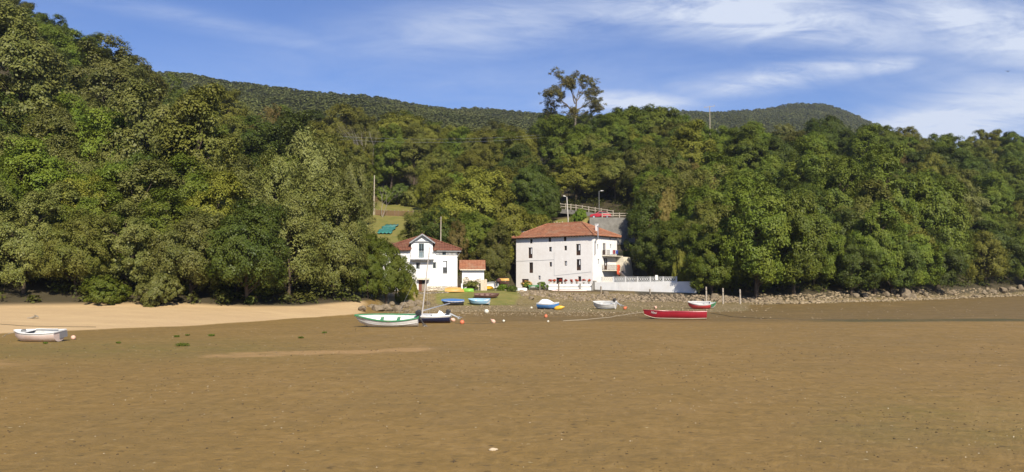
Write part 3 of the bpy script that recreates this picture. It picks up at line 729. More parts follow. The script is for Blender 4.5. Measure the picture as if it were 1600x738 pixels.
# --- undergrowth between the trunks and along the wood's edge
ug = np.random.default_rng(3); pts = []
uy = 66 + 170 * ug.random(9000); up = -40 + 1690 * ug.random(9000); ux = U(up) * uy
uz = terrain(ux, uy); uk = keyY(1, ux, uy); k5u = keyY(5, ux, uy)
ok = (uy > uk + .8) & (uy < k5u)
for a, b_, c_, p_, e in zip(ux[ok], uy[ok], uz[ok], up[ok], (uy - uk)[ok]):
    w = 8
    if 640 < p_ < 1096 and b_ < (131 if p_ < 1000 else 126): continue
    if p_ < 655 and p_ > 585 and b_ < 207: continue
    if 796 < p_ < 985 and b_ < 153: continue
    if 862 < p_ < 1005 and 150 < b_ < 169: continue
    if e > 8 and ug.random() > .55: continue
    if p_ > 1090 and e < 6: continue
    if p_ < 640 and (e < 1.4 or (e < 8 and ug.random() > .6)): continue
    pts.append((a, b_, c_, ug.uniform(.5, 1.0) if e < 4 else ug.uniform(.7, 1.7)))
pts = np.array(pts); c = pts[:, :3] + np.stack([0 * pts[:, 3], 0 * pts[:, 3], pts[:, 3] * .45], -1)
v = leaf_cloud(c, pts[:, 3], 90, .17, np.tile([0, 0, .6], (len(c), 1)), ug, .8)
LEAF['under'] = leaf_mat('leaf_undergrowth', (.022, .032, .008), (.042, .052, .013), (.045, .042, .016), .1)
o = bpy.data.objects.new('undergrowth', np_mesh('undergrowth', v, quads_of(v), LEAF['under'])); COL.objects.link(o); tag(o, kind='stuff')

# --- the far woods on the ridge and the round hill: one mass
fg = np.random.default_rng(9)
N = 110000; fy = 250 + 1300 * fg.random(N) ** 1.3; fp = -60 + 1720 * fg.random(N); fx = U(fp) * fy; fz = terrain(fx, fy); fk5 = keyY(5, fx, fy); fk7 = keyY(7, fx, fy)
FV = fg.random(N)
keep = (fy > fk5 + 12) & (fy < fk7 + 25)
# drop what the nearer wood hides
pyf = 433 - F_PX * (fz + 5 - CAM_H) / fy
keep &= pyf < np.interp(fp, [-60, 200, 300, 400, 500, 600, 700, 800, 860, 1000, 1110, 1200, 1300, 1420, 1700], [60, 150, 190, 210, 220, 215, 215, 215, 200, 190, 215, 225, 225, 225, 225]) + 14
keep &= FV < .55 + .6 * (wob(fx, fy, .02) > -.25)
keep &= ~((fp > 1450) & (fy > 700))
fx, fy, fz = fx[keep], fy[keep], fz[keep]
FAR = leaf_mat('leaf_far_wood', (.046, .058, .022), (.078, .088, .036), (.062, .066, .030), .12, world=True)
g = np.random.default_rng(77); cc = unit(g.normal(size=(16, 3)) + np.array([0, 0, .7])) * np.array([2.3, 2.3, 2.2]) * g.uniform(.6, 1.05, (16, 1)) + np.array([0, 0, 2.6])
pv = leaf_cloud(cc, np.full(16, 1.2), 20, .46, unit(cc - np.array([0, 0, 2.0])), g)
far_proto = bpy.data.objects.new('far_crown', np_mesh('far_crown', pv, quads_of(pv), FAR))
fme = bpy.data.meshes.new('far_woods'); fme.from_pydata(np.stack([fx, fy, fz], -1).tolist(), [], []); fme.materials.append(FAR)
fo = bpy.data.objects.new('far_woods', fme); COL.objects.link(fo); tag(fo, kind='stuff')
ng = bpy.data.node_groups.new('scatter_crowns', 'GeometryNodeTree')
ng.interface.new_socket('Geometry', in_out='INPUT', socket_type='NodeSocketGeometry'); ng.interface.new_socket('Geometry', in_out='OUTPUT', socket_type='NodeSocketGeometry')
gi = ng.nodes.new('NodeGroupInput'); go = ng.nodes.new('NodeGroupOutput'); iop = ng.nodes.new('GeometryNodeInstanceOnPoints')
oi = ng.nodes.new('GeometryNodeObjectInfo'); oi.inputs['Object'].default_value = far_proto; oi.inputs['As Instance'].default_value = True
rs = ng.nodes.new('FunctionNodeRandomValue'); rs.data_type = 'FLOAT'; rs.inputs[2].default_value = .4; rs.inputs[3].default_value = 1.5
rr = ng.nodes.new('FunctionNodeRandomValue'); rr.data_type = 'FLOAT_VECTOR'; rr.inputs[0].default_value = (0, 0, 0); rr.inputs[1].default_value = (.2, .2, 6.28)
ng.links.new(gi.outputs[0], iop.inputs['Points']); ng.links.new(oi.outputs['Geometry'], iop.inputs['Instance'])
ng.links.new(rr.outputs[0], iop.inputs['Rotation']); ng.links.new(rs.outputs[1], iop.inputs['Scale']); ng.links.new(iop.outputs[0], go.inputs[0])
md = fo.modifiers.new('scatter', 'NODES'); md.node_group = ng
print('far crowns', len(fx))
# ---------------------------------------------------------------- buildings
def local_of(obj_loc, rotz):
    c, s = math.cos(-rotz), math.sin(-rotz)
    def f(p):
        d = Vector(p) - Vector(obj_loc); return Vector((d.x * c - d.y * s, d.x * s + d.y * c, d.z))
    return f
def on_plane(px, py, loc, rotz, axis, val):
    """local point where the sight line through a photograph point meets the local plane axis = val"""
    f = local_of(loc, rotz); o = f((0, 0, CAM_H)); d = f(Vector((0, 0, CAM_H)) + ray(px, py)) - o
    return o + d * ((val - o[axis]) / d[axis])
def wall_sheet(m, u0, u1, z0, z1, holes, fn, depth=.22, mi=0):
    """a wall of quads with real openings; fn(u, z, d) -> local point, d = depth into the wall"""
    us = sorted({u0, u1, *[h[0] for h in holes], *[h[2] for h in holes]}); zs = sorted({z0, z1, *[h[1] for h in holes], *[h[3] for h in holes]})
    for a, b in zip(us, us[1:]):
        for c, d in zip(zs, zs[1:]):
            if any(h[0] - 1e-6 <= a and b <= h[2] + 1e-6 and h[1] - 1e-6 <= c and d <= h[3] + 1e-6 for h in holes): continue
            m.poly([fn(a, c, 0), fn(b, c, 0), fn(b, d, 0), fn(a, d, 0)], mi)
    for (a, c, b, d) in holes:
        m.poly([fn(a, c, 0), fn(a, c, depth), fn(a, d, depth), fn(a, d, 0)], mi); m.poly([fn(b, c, 0), fn(b, d, 0), fn(b, d, depth), fn(b, c, depth)], mi)
        m.poly([fn(a, d, 0), fn(a, d, depth), fn(b, d, depth), fn(b, d, 0)], mi); m.poly([fn(a, c, 0), fn(b, c, 0), fn(b, c, depth), fn(a, c, depth)], mi)
def fbox(m, fn, a, b, c, d, d0, d1, mi=0):
    """box spanning u a..b, z c..d, depth d0..d1 in wall coordinates"""
    q = [fn(a,c,d0),fn(b,c,d0),fn(b,c,d1),fn(a,c,d1),fn(a,d,d0),fn(b,d,d0),fn(b,d,d1),fn(a,d,d1)]
    m.add(q, [(0,3,2,1),(4,5,6,7),(0,1,5,4),(1,2,6,5),(2,3,7,6),(3,0,4,7)], mi)
def window(par, fn, h, frame_mat, t=.07, cross=True, curtain=None, name='window', mid=None):
    a, c, b, d = h; m = MB(); e = .003
    a += e; b -= e; c += e; d -= e
    fbox(m, fn, a, a + t, c, d, .10, .17); fbox(m, fn, b - t, b, c, d, .10, .17); fbox(m, fn, a + t, b - t, c, c + t, .10, .17); fbox(m, fn, a + t, b - t, d - t, d, .10, .17)
    if cross: fbox(m, fn, (a + b) / 2 - t * .4, (a + b) / 2 + t * .4, c + t, d - t, .11, .165)
    if mid: fbox(m, fn, a + t, b - t, c + t, c + (d - c) * mid, .115, .16)
    o = m.build(name, frame_mat, par)
    p = MB(); fbox(p, fn, a + t * .5, b - t * .5, c + t * .5, d - t * .5, .175, .19); p.build('pane', GLASS, o)
    if curtain:
        q = MB(); fbox(q, fn, a + t + (b - a) * curtain[0], a + (b - a) * curtain[1], c + (d - c) * curtain[2], d - t, .168, .173); q.build('curtain', CLOTH_W, o)
    return o
def railing(m, pts, h, n_bars, r=.018, rail=.03):
    """iron railing along a polyline"""
    pts = [Vector(p) for p in pts]; up = Vector((0, 0, h))
    for a, b in zip(pts, pts[1:]):
        m.bar(a + up, b + up, rail, rail); m.bar(a + up * .12, b + up * .12, rail * .8, rail * .8)
        k = max(2, int((b - a).length / n_bars))
        for i in range(k + 1): q = a.lerp(b, i / k); m.bar(q, q + up, r * 1.6, r * 1.6)

# ================= the big house
AH = R(38); BIG = P(926.4, 452.5, 132.0); BIG.z = 1.75
fdir = Vector((math.cos(AH), -math.sin(AH)))
# length of the lit front: until the sight line of its left edge
def run_to(px, o, d):   # solve (o.x + s d.x) = U'(o.y + s d.y)
    u = ray(px, 433).x / ray(px, 433).y; return (u * o.y - o.x) / (d.x - u * d.y)
LB = run_to(806.5, BIG, -fdir); WB = run_to(964.3, BIG, Vector((math.sin(AH), math.cos(AH))))
WB = max(WB, 7.0)
o3 = Vector((BIG.x - fdir.x * LB, BIG.y - fdir.y * LB, BIG.z)); ROTB = -AH
TOPZ = P(926.4, 366.3, 132.0).z - BIG.z
print('big house', LB, WB, TOPZ)
bh = thing('farmhouse', 'large four-storey whitewashed farmhouse with hipped terracotta roof behind the flower-pot wall', 'house', o3, ROTB)
def ff(u, z, d): return (u, d, z)                 # front: u along X, depth +Y
def fr(u, z, d): return (LB - d, u, z)            # right end: u along +Y, depth -X
def fp_front(x0, y0, x1, y1):
    a = on_plane(x0, y1, o3, ROTB, 1, 0); b = on_plane(x1, y0, o3, ROTB, 1, 0); return (a.x, max(a.z, .05), b.x, min(b.z, TOPZ - .04))
def fp_right(x0, y0, x1, y1):
    a = on_plane(x0, y1, o3, ROTB, 0, LB); b = on_plane(x1, y0, o3, ROTB, 0, LB); return (a.y, max(a.z, .05), b.y, min(b.z, TOPZ - .04))
slits = [(828.1,373.9,831.9,380.7),(856.9,371.2,861,378.4),(880.8,369.6,884.9,376.9)]
smalls = [(857.7,386,862.1,393.3),(881.6,384.2,885.7,391.5),(858.5,409.6,862.4,416.7),(881.8,408,885.9,415.4),(841,431,844.6,437)]
talls = [(825.5,386.8,831.9,403.7),(900.1,381.3,907.1,399.2),(826.8,410.2,832.8,426.7),(900.7,405.1,907.6,422.7)]
lows = [(903.1,432,907.9,440)]
doors = [(815.4,436.2,826,449.5),(869.1,434,879.2,449)]
H = {k: [fp_front(*r) for r in v] for k, v in dict(slits=slits, smalls=smalls, talls=talls, lows=lows, doors=doors).items()}
rsl = [(932.5,367.6,934.5,372.6),(952.4,369.4,954.4,374.8)]; rsm = [(932.8,382,935,389),(934.1,405,936.4,412.6),(953,382,955.3,388)]; rdo = [(942.2,380.5,946.3,398.4),(944,404,949.3,422)]
HR = {k: [fp_right(*r) for r in v] for k, v in dict(slits=rsl, smalls=rsm, doors=rdo).items()}
m = MB()
wall_sheet(m, 0, LB, -1.2, TOPZ, sum(H.values(), []), ff); wall_sheet(m, 0, WB, -1.2, TOPZ, sum(HR.values(), []), fr)
m.poly([(0,0,-1.2),(0,WB,-1.2),(0,WB,TOPZ),(0,0,TOPZ)]); m.poly([(0,WB,-1.2),(LB,WB,-1.2),(LB,WB,TOPZ),(0,WB,TOPZ)])
m.build('wall', PLASTER_OLD, bh)
c_ = [(None), (.1,.45,.25)]
for i, h in enumerate(H['slits']): window(bh, ff, h, DARKWOOD, cross=False)
for i, h in enumerate(H['smalls']): window(bh, ff, h, DARKWOOD, cross=False, curtain=((.45,.8,.2), None, (.45,.8,.1), (.2,.7,.1), (.2,.85,.2))[i])
for i, h in enumerate(H['talls']): window(bh, ff, h, DARKWOOD, curtain=((.35,.75,.4), (.3,.8,.45), None, (.4,.75,.5))[i], mid=.32)
for h in H['lows']: window(bh, ff, h, REDWOOD, cross=False)
for i, h in enumerate(H['doors']):
    a, c, b, d = h; q = MB(); fbox(q, ff, a+.004, a+.1, c, d-.004, .08, .17); fbox(q, ff, b-.1, b-.004, c, d-.004, .08, .17); fbox(q, ff, a+.1, b-.1, d-.12, d-.004, .08, .17)
    if i == 0: fbox(q, ff, a+.1, b-.1, c, d-.55, .12, .16)
    else: fbox(q, ff, (a+b)/2-.05, b-.35, c, d-.2, .12, .16); fbox(q, ff, a+.1, (a+b)/2-.05, c, c+.9, .12, .16)
    do = q.build('door', REDWOOD if i == 0 else DARKWOOD, bh)
    q = MB(); fbox(q, ff, a+.05, b-.05, c, d-.06, .18, .20); q.build('pane', GLASS, do)
    q = MB(); q.add([ff((a+b)/2+.25, c+1.0, .11), ff((a+b)/2+.33, c+1.0, .11), ff((a+b)/2+.33, c+1.05, .07), ff((a+b)/2+.25, c+1.05, .07)], [(0,1,2,3)]); q.tube([ff((a+b)/2+.2, c+1.0, .11), ff((a+b)/2+.2, c+1.0, .05), ff((a+b)/2+.34, c+1.0, .05)], .015); q.build('handle', IRON, do)
for h in HR['slits']: window(bh, fr, h, DARKWOOD, cross=False)
for h in HR['smalls']: window(bh, fr, h, GREYP, cross=False, curtain=(.2,.8,.1))
for h in HR['doors']: window(bh, fr, h, DARKWOOD, name='door', mid=.35, curtain=(.5,.8,.4))
# hipped roof with overhanging eaves
def hip_roof(par, x0, x1, y0, y1, zt, rise, over, inset0, inset1, mat, name='roof', soffit=None, gap=None):
    X0, X1, Y0, Y1 = x0 - over, x1 + over, y0 - over, y1 + over; yc = (y0 + y1) / 2; ze = zt - over * rise / (yc - y0) * .55
    r0, r1 = (x0 + inset0, yc, zt + rise), (x1 - inset1, yc, zt + rise); m = MB(); t = .16
    A, B, C, D = (X0,Y0,ze), (X1,Y0,ze), (X1,Y1,ze), (X0,Y1,ze)
    L = lambda p: (p[0], p[1], p[2] + t)
    def slope(e0, e1, q1, q0, n, cut=None):     # slightly uneven courses so the surface is not a plane
        for i in range(n):
            a, b = i / n, (i + 1) / n
            P_ = lambda t_, s: tuple(Vector(L(e0)).lerp(Vector(L(e1)), s).lerp(Vector(L(q0)).lerp(Vector(L(q1)), s), t_))
            k = 36
            for j in range(k):
                w = lambda t_, s, lift: (lambda p: (p[0], p[1], p[2] + lift + .035 * math.sin(s * 37 + t_ * 9) * math.sin(t_ * 3.14)))(P_(t_, s))
                q = [w(a, j/k, .03 if i else 0), w(a, (j+1)/k, .03 if i else 0), w(b, (j+1)/k, 0), w(b, j/k, 0)]
                if cut and cut[0] < (q[0][0] + q[1][0]) / 2 < cut[1] and q[0][1] < y0 + .3: continue
                m.poly(q)
    slope(A, B, r1, r0, 9, gap); slope(B, C, r1, r1, 9); slope(C, D, r0, r1, 9); slope(D, A, r0, r0, 9)
    for p, q in ((B,C),(C,D),(D,A)): m.poly([p, q, L(q), L(p)])
    spans = [(X0, X1)] if not gap else [(X0, gap[0]), (gap[1], X1)]
    for u, v in spans: m.add([(u, Y0, ze), (v, Y0, ze), (v, Y0, ze + t), (u, Y0, ze + t), (u, y0 - .003, ze), (v, y0 - .003, ze)], [(0,1,2,3), (0,4,5,1)])
    m.poly([(x1 + .003, Y0, ze), (X1, Y0, ze), (X1, Y1, ze), (x1 + .003, Y1, ze)]); m.poly([(X0, Y0, ze), (x0 - .003, Y0, ze), (x0 - .003, Y1, ze), (X0, Y1, ze)])
    ro = m.build(name, mat, par)
    rg = MB()
    for p, q in ((A, r0), (D, r0), (B, r1), (C, r1), (r0, r1)):
        n = max(3, int((Vector(p) - Vector(q)).length / .45)); p_, q_ = Vector(L(p)), Vector(L(q))
        for i in range(n):
            a, b = p_.lerp(q_, i / n), p_.lerp(q_, (i + 1.12) / n); rg.tube([a + Vector((0,0,.02)), b + Vector((0,0,.06))], [.15, .12], 6)
    rg.build('ridge_tiles', mat, ro)
    sf = MB(); n = int((X1 - X0) / .6)
    for i in range(n + 1):
        x = X0 + .08 + (X1 - X0 - .16) * i / n
        if gap and gap[0] < x < gap[1]: continue
        sf.box(x - .05, x + .05, Y0 + .06, y0 - .004, ze - .13, ze - .004)
    n = int((Y1 - Y0) / .6)
    for i in range(n + 1):
        y = Y0 + .08 + (Y1 - Y0 - .16) * i / n; sf.box(x1 + .004, X1 - .06, y - .05, y + .05, ze - .13, ze - .004)
    sf.build('rafter_ends', soffit or DARKWOOD, ro)
    return ro
roof = hip_roof(bh, 0, LB, 0, WB, TOPZ, P(907, 348.6, 137.5).z - BIG.z - TOPZ, .62, WB / 2, WB / 2 + .6, TILE)
# chimneys
c1 = on_plane(819, 367, o3, ROTB, 1, WB * .55)
m = MB(); m.box(c1.x-.5, c1.x+.5, WB*.55-.4, WB*.55+.4, TOPZ + .3, c1.z + .45); m.box(c1.x-.6, c1.x+.6, WB*.55-.5, WB*.55+.5, c1.z+.45, c1.z + .6); m.build('chimney', PLASTER, bh)
a = on_plane(930.0, 398, o3, ROTB, 0, LB + .16); b = on_plane(930.0, 354, o3, ROTB, 0, LB + .75); fl = MB()
fl.tube([(LB + .02, a.y, a.z), (LB + .16, a.y, a.z + .05), (LB + .16, a.y, TOPZ - 1.2), (LB + .75, a.y, TOPZ - .75), (LB + .75, a.y, b.z)], .10, 8)
fl.lathe([(.12, -.05), (.2, .02), (.03, .22), (.001, .24)], 8, 0, (LB + .75, a.y, b.z)); fl.build('stove_pipe', STEEL, bh)
a = on_plane(932.5, 351, o3, ROTB, 0, LB - 1.0); m = MB(); m.box(LB - 1.2, LB - .8, a.y - .2, a.y + .2, TOPZ + .1, a.z); m.box(LB - 1.26, LB - .74, a.y - .26, a.y + .26, a.z, a.z + .1); m.build('chimney', PLASTER, bh)
# cables across the front
m = MB(); y = -.02
p0 = fp_front(807, 407.5, 808, 408.5); p1 = fp_front(865, 405, 866, 406); m.tube([(.1, y, p0[1]), (p1[2], y, p1[1])], .022, 5)
p2 = fp_front(866, 430, 867, 431); m.tube([(p1[2], y, TOPZ - 3), (p1[2], y, p2[1])], .018, 5); p3 = fp_front(924, 424, 925, 425); m.tube([(p1[2] + .02, y, p2[1]), (p3[0], y, p3[1])], .018, 5)
m.build('cable', GREYP, bh)
# balconies, stair block and stair at the right end
b1 = on_plane(944, 399.5, o3, ROTB, 0, LB).z; y0 = HR['doors'][0][0] - .4; y1 = WB + .3
m = MB(); m.box(LB + .003, LB + 1.1, y0, y1, b1 - .12, b1); bal = m.build('balcony', CREAM, bh)
m = MB(); railing(m, [(LB + .03, y0 + .04, b1), (LB + 1.05, y0 + .04, b1), (LB + 1.05, y1 - .04, b1)], .95, .16); m.build('railing', BLACK, bal)
b2 = on_plane(945, 422.5, o3, ROTB, 0, LB).z; yb = WB - .4
m = MB(); m.box(LB + .003, LB + 1.2, y0, yb, b2 - .12, b2); bal2 = m.build('balcony', CREAM, bh)
m = MB(); railing(m, [(LB + .03, y0 + .04, b2), (LB + 1.15, y0 + .04, b2), (LB + 1.15, yb - 1.2, b2)], .95, .16); m.build('railing', DARKWOOD, bal2)
tb = MB(); T0 = b1 - .17; yA, yB = WB - .35, WB + 2.3   # buttress-like stair block, wider at its foot
vs = [(LB+.004,yA,-.5),(LB+2.5,yA,-.5),(LB+2.5,yB,-.5),(LB+.004,yB,-.5),(LB+.004,yA,T0),(LB+1.5,yA,T0),(LB+1.5,yB,T0),(LB+.004,yB,T0)]
tb.add(vs, [(0,3,2,1),(4,5,6,7),(0,1,5,4),(1,2,6,5),(2,3,7,6),(3,0,4,7)]); tb.build('stair_block', CREAM, bh)
st = MB(); n = 11; xs0, xs1 = LB + 1.22, LB + 3.9; zs0, zs1 = b2, 1.35
for i in range(n):
    x = xs0 + (xs1 - xs0) * i / n; z = zs0 + (zs1 - zs0) * (i + .5) / n; st.box(x, x + (xs1 - xs0) / n + .03, yA - 1.05, yA - .05, z - .28, z)
sto = st.build('stairs', CREAM, bh)
m = MB(); railing(m, [(xs0, yA - 1.0, zs0), (xs1, yA - 1.0, zs1)], .9, .3); m.build('railing', GREYWOOD, sto)

# washing on the balcony and the red cloth below
def cloth(name, label, x, y, z, w, h, mat, cat='cloth', seed=0, group=None):
    g = random.Random(seed); m = MB(); nu, nv = 7, 6; V = []
    for j in range(nv + 1):
        for i in range(nu + 1):
            u, v = i / nu, j / nv; V.append((x + .03 + .07 * math.sin(u * 9 + seed) * (.3 + v) + .02 * math.sin(v * 8), y + w * u, z - h * v * (1 + .08 * math.sin(u * 5 + seed))))
    F = [(j*(nu+1)+i, j*(nu+1)+i+1, (j+1)*(nu+1)+i+1, (j+1)*(nu+1)+i) for j in range(nv) for i in range(nu)]
    m.add(V, F); o = m.build(name, mat, None, True, loc=o3, rot=(0, 0, ROTB))
    sol = o.modifiers.new('t', 'SOLIDIFY'); sol.thickness = .02
    return tag(o, label, cat, group)
zr = b1 + .98
cloth('hanging_cloth', 'white cloth hung on the upper balcony railing of the big house', LB + 1.08, y0 + .9, zr, .85, .85, CLOTH_W, seed=1, group='washing on the balcony')
cloth('hanging_cloth', 'dark red cloth hung between white and blue washing on the upper balcony', LB + 1.08, y0 + 1.95, zr + .02, .8, .75, CLOTH_R, seed=2, group='washing on the balcony')
cloth('hanging_cloth', 'blue cloth hung at the far end of the upper balcony', LB + 1.08, y0 + 2.95, zr, .85, .7, CLOTH_B, seed=3, group='washing on the balcony')
cloth('beach_towel', 'orange-red towel hung over the lower balcony railing of the big house', LB + 1.24, yb - 1.75, b2 + 1.0, .95, 1.9, ORANGE, seed=4)

# ================= the small house
SM_A = R(5); SM = P(714.5, 455, 115.0); SM.z = 1.7
sdir = Vector((math.cos(SM_A), math.sin(SM_A))); LS = 11.2; WS = 8.6
os_ = Vector((SM.x - sdir.x * LS, SM.y - sdir.y * LS, SM.z)); ROTS = SM_A
def sp(x0, y0, x1, y1):
    a = on_plane(x0, y1, os_, ROTS, 1, 0); b = on_plane(x1, y0, os_, ROTS, 1, 0); return (a.x, max(a.z, .03), b.x, b.z)
EZ = on_plane(700, 390, os_, ROTS, 1, 0).z
gx = on_plane(660, 366, os_, ROTS, 1, 0); gl = sp(642.4, 377.5, 676.2, 403); GZ = gl[3]
sh = thing('small_house', 'small white house with gabled balcony front and brown tiled roof, half hidden by a tree', 'house', os_, ROTS)
s_small = [sp(650,410.4,656,420.4), sp(676,410,681.8,419.6), sp(691.2,391.2,696.8,398.2)]; s_tall = [sp(691.8,408,698.9,428)]; s_door = [sp(654,380.6,662.7,403.5)]; s_low = [sp(654,438,667,456)]
m = MB(); holes = s_small + s_tall + s_low
lowdoor = [h for h in s_door if True]
dsplit = [(h[0], h[1], h[2], EZ) for h in s_door]; dup = [(h[0], EZ, h[2], h[3]) for h in s_door]
wall_sheet(m, 0, LS, -1.2, EZ, holes + dsplit, ff); wall_sheet(m, gl[0], gl[2], EZ, GZ, dup, ff)
m.poly([(gl[0], 0, GZ), (gl[2], 0, GZ), (gx.x, 0, gx.z - .12)])
for x in (gl[0], gl[2]): m.poly([(x, 0, EZ), (x, 4.2, EZ), (x, 4.2, GZ), (x, 0, GZ)])
for x in (0, LS): m.poly([(x, 0, -1.2), (x, WS, -1.2), (x, WS, EZ), (x, 0, EZ)])
m.poly([(0, WS, -1.2), (LS, WS, -1.2), (LS, WS, EZ), (0, WS, EZ)])
m.build('wall', PLASTER, sh)
bx = on_plane(667.5, 456, os_, ROTS, 1, 0).x; bz = on_plane(690, 447.5, os_, ROTS, 1, 0).z
m = MB(); m.box(bx, LS + .03, -.05, -.003, -.9, bz); m.build('stone_base', STONEPALE, sh)
hip_roof(sh, 0, LS, 0, WS, EZ, gx.z - EZ - .2, .6, LS / 2, LS / 2 - .3, TILE_OLD, gap=(gl[0] - .05, gl[2] + .05))
# the gable's own little roof, reaching back into the big one
m = MB(); dx_ = (gl[2] - gl[0]) / 2 + .35; ridge_z = gx.z; ez = GZ - .25
for s in (-1, 1):
    e0, e1 = (gx.x + s * dx_, -.55, ez), (gx.x + s * dx_, WS / 2, ez); q0, q1 = (gx.x, -.55, ridge_z), (gx.x, WS / 2, ridge_z)
    up = lambda p: (p[0], p[1], p[2] + .14)
    m.poly([up(e0), up(e1), up(q1), up(q0)]); m.poly([e0, q0, q1, e1]); m.poly([e0, up(e0), up(q0), q0]); m.poly([e0, e1, up(e1), up(e0)])
gr = m.build('gable_roof', TILE_OLD, sh)
m = MB(); m.bar((gl[0] - .1, -.12, GZ - .02), (gl[2] + .1, -.12, GZ - .02), .2, .12)
m.bar((gx.x - dx_ * .98, -.5, ez - .02), (gx.x, -.5, ridge_z - .04), .1, .2); m.bar((gx.x + dx_ * .98, -.5, ez - .02), (gx.x, -.5, ridge_z - .04), .1, .2); m.build('gable_board', GREYP, gr)
m = MB(); m.tube([(gl[2] + .6, -.66, EZ - .28), (LS + .55, -.66, EZ - .30), (LS + .1, -.1, EZ - .9), (LS - .05, -.07, EZ - 1.2)], .06, 6); m.build('gutter', GREYP, sh)
GREYBLUE = paint('grey_blue_paint', (.12, .17, .19), (.09, .13, .15), .5)
h = s_door[0]; window(sh, ff, h, GREYBLUE, t=.12, name='door', mid=.4)
for h in s_small: window(sh, ff, h, GREYBLUE, t=.09, cross=False, curtain=(.6, .86, .05))
h = s_tall[0]; wd = window(sh, ff, h, GREYP, t=.06, cross=False, curtain=(.02, .75, .5)); m = MB(); railing(m, [ff(h[0] + .04, h[1] + .06, .06), ff(h[2] - .04, h[1] + .06, .06)], .95, .2); m.build('railing', GREYP, wd)
h = s_low[0]; q = MB(); fbox(q, ff, h[0]+.01, h[2]-.75, h[1], h[3]-.01, .13, .18); dd = q.build('door', REDWOOD, sh); q = MB(); fbox(q, ff, h[2]-.75, h[2]-.01, h[1], h[3]-.45, .12, .2); q.build('shutter', GREYWOOD, dd)
cz = sp(652.5, 434, 671, 437.2); m = MB(); m.box(cz[0], cz[2], -.75, -.004, cz[1], cz[3]); m.build('door_canopy', CREAM, sh)
bz0 = sp(642, 403.4, 678, 405.6); m = MB(); m.box(bz0[0], bz0[2], -1.0, -.004, bz0[1], bz0[3]); m.box(bz0[0]+.1, bz0[2]-.1, -.8, -.004, bz0[1]-.16, bz0[1]-.002); bal = m.build('balcony', WHITE, sh)
m = MB(); railing(m, [(bz0[0]+.04, -.06, bz0[3]), (bz0[0]+.04, -.95, bz0[3]), (bz0[2]-.04, -.95, bz0[3]), (bz0[2]-.04, -.06, bz0[3])], 1.0, .2, .010, .022); m.build('railing', WHITE, bal)

# ================= the tiled shed beside it
sd0 = P(722, 440, 121); sd0.z = 1.9; shd = thing('shed', 'low white shed with terracotta roof beside the small house', 'shed', sd0, R(3))
wS = run_to(756.3, sd0, Vector((1, .05))); ezs = P(740, 421, 121).z - sd0.z; rz = P(735, 408, 123.5).z - sd0.z
m = MB(); m.box(0, wS, 0, 5, -1, ezs); m.poly([(0, 0, ezs), (0, 2.5, rz), (0, 5, ezs)]); m.poly([(wS, 0, ezs), (wS, 5, ezs), (wS, 2.5, rz)]); m.build('wall', PLASTER, shd)
m = MB()
for s, (ye, yr) in enumerate(((-.45, 2.5), (5.45, 2.5))):
    for i in range(8):
        a, b = i / 8, (i + 1) / 8; f = lambda t: (ye + (yr - ye) * t, ezs - .06 + (rz + .12 - ezs) * t); p, q = f(a), f(b)
        m.add([(-.5, p[0], p[1]), (wS + .25, p[0], p[1]), (wS + .25 - .4 * 0, q[0], q[1]), (-.5, q[0], q[1]), (-.5, p[0], p[1] + .13), (wS + .25, p[0], p[1] + .13), (wS + .25, q[0], q[1] + .10), (-.5, q[0], q[1] + .10)], [(0,3,2,1),(4,5,6,7),(0,1,5,4),(1,2,6,5),(2,3,7,6),(3,0,4,7)])
m.build('roof', TILE, shd)
m = MB(); m.box(-.3, wS + .2, -.50, -.42, ezs - .16, ezs - .02); m.build('gutter', CREAM, shd)

# ================= walls, terraces and rails round the houses
def along(pts, n=1):
    out = []
    for a, b in zip(pts, pts[1:]):
        for i in range(n): out.append(Vector(a).lerp(Vector(b), i / n))
    return out + [Vector(pts[-1])]
# rubble wall holding the small house's yard
pa, pb = P(640, 470, 108.2), P(702, 458, 110.2); m = MB(); n = 26
for i in range(n):
    t0, t1 = i / n, (i + 1) / n; x0, x1 = pa.x + (pb.x - pa.x) * t0, pa.x + (pb.x - pa.x) * t1; y = 108.2 + 1.6 * (t0 + t1) / 2; zt = 1.86 + random.uniform(-.05, .05); zb = tz((x0 + x1) / 2, y - .8) - .5
    m.box(x0, x1 - .002, y - .35 + random.uniform(-.04, .04), y + .5, min(zb, .6), zt)
w = m.build('yard_wall', STONEWALL); tag(w, 'rubble stone retaining wall below the small white house', 'wall')
# overgrown stone garden wall and gate
pa = P(723, 452, 116.5); pa.z = 1.7; pb = P(751, 452, 116.5); m = MB(); n = 14
for i in range(n):
    x0, x1 = pa.x + (pb.x - pa.x) * i / n, pa.x + (pb.x - pa.x) * (i + 1) / n; t = i / n
    ht = 2.05 + .3 * math.exp(-((t - .15) / .14) ** 2) - .25 * math.exp(-((t - .5) / .2) ** 2) + random.uniform(-.08, .08); m.box(x0, x1 - .002, 116.4 + random.uniform(-.04, .04), 116.95, 1.2, 1.7 + ht)
w = m.build('garden_wall', STONEPALE); tag(w, 'pale stone garden wall overgrown with weeds in front of the shed', 'wall')
gp = thing('garden_gate', 'narrow dark gate with white posts between small house and garden wall', 'gate', (P(722, 450, 116).x, 116, 1.75), 0)
for k, x in enumerate((.0, .35)): m = MB(); m.box(x - .14 if k == 0 else x, x + .14 if k == 0 else x + .32, -.15, .15, -.4, 1.25); m.build('gate_post', PLASTER, gp)
m = MB()
for i in range(6): m.box(-.95 + i * .14, -.95 + i * .14 + .09, -.03, .03, .05, 1.1)
m.box(-.97, -.15, .035, .06, .3, .4); m.box(-.97, -.15, .035, .06, .85, .95); m.build('leaf', DARKWOOD, gp)
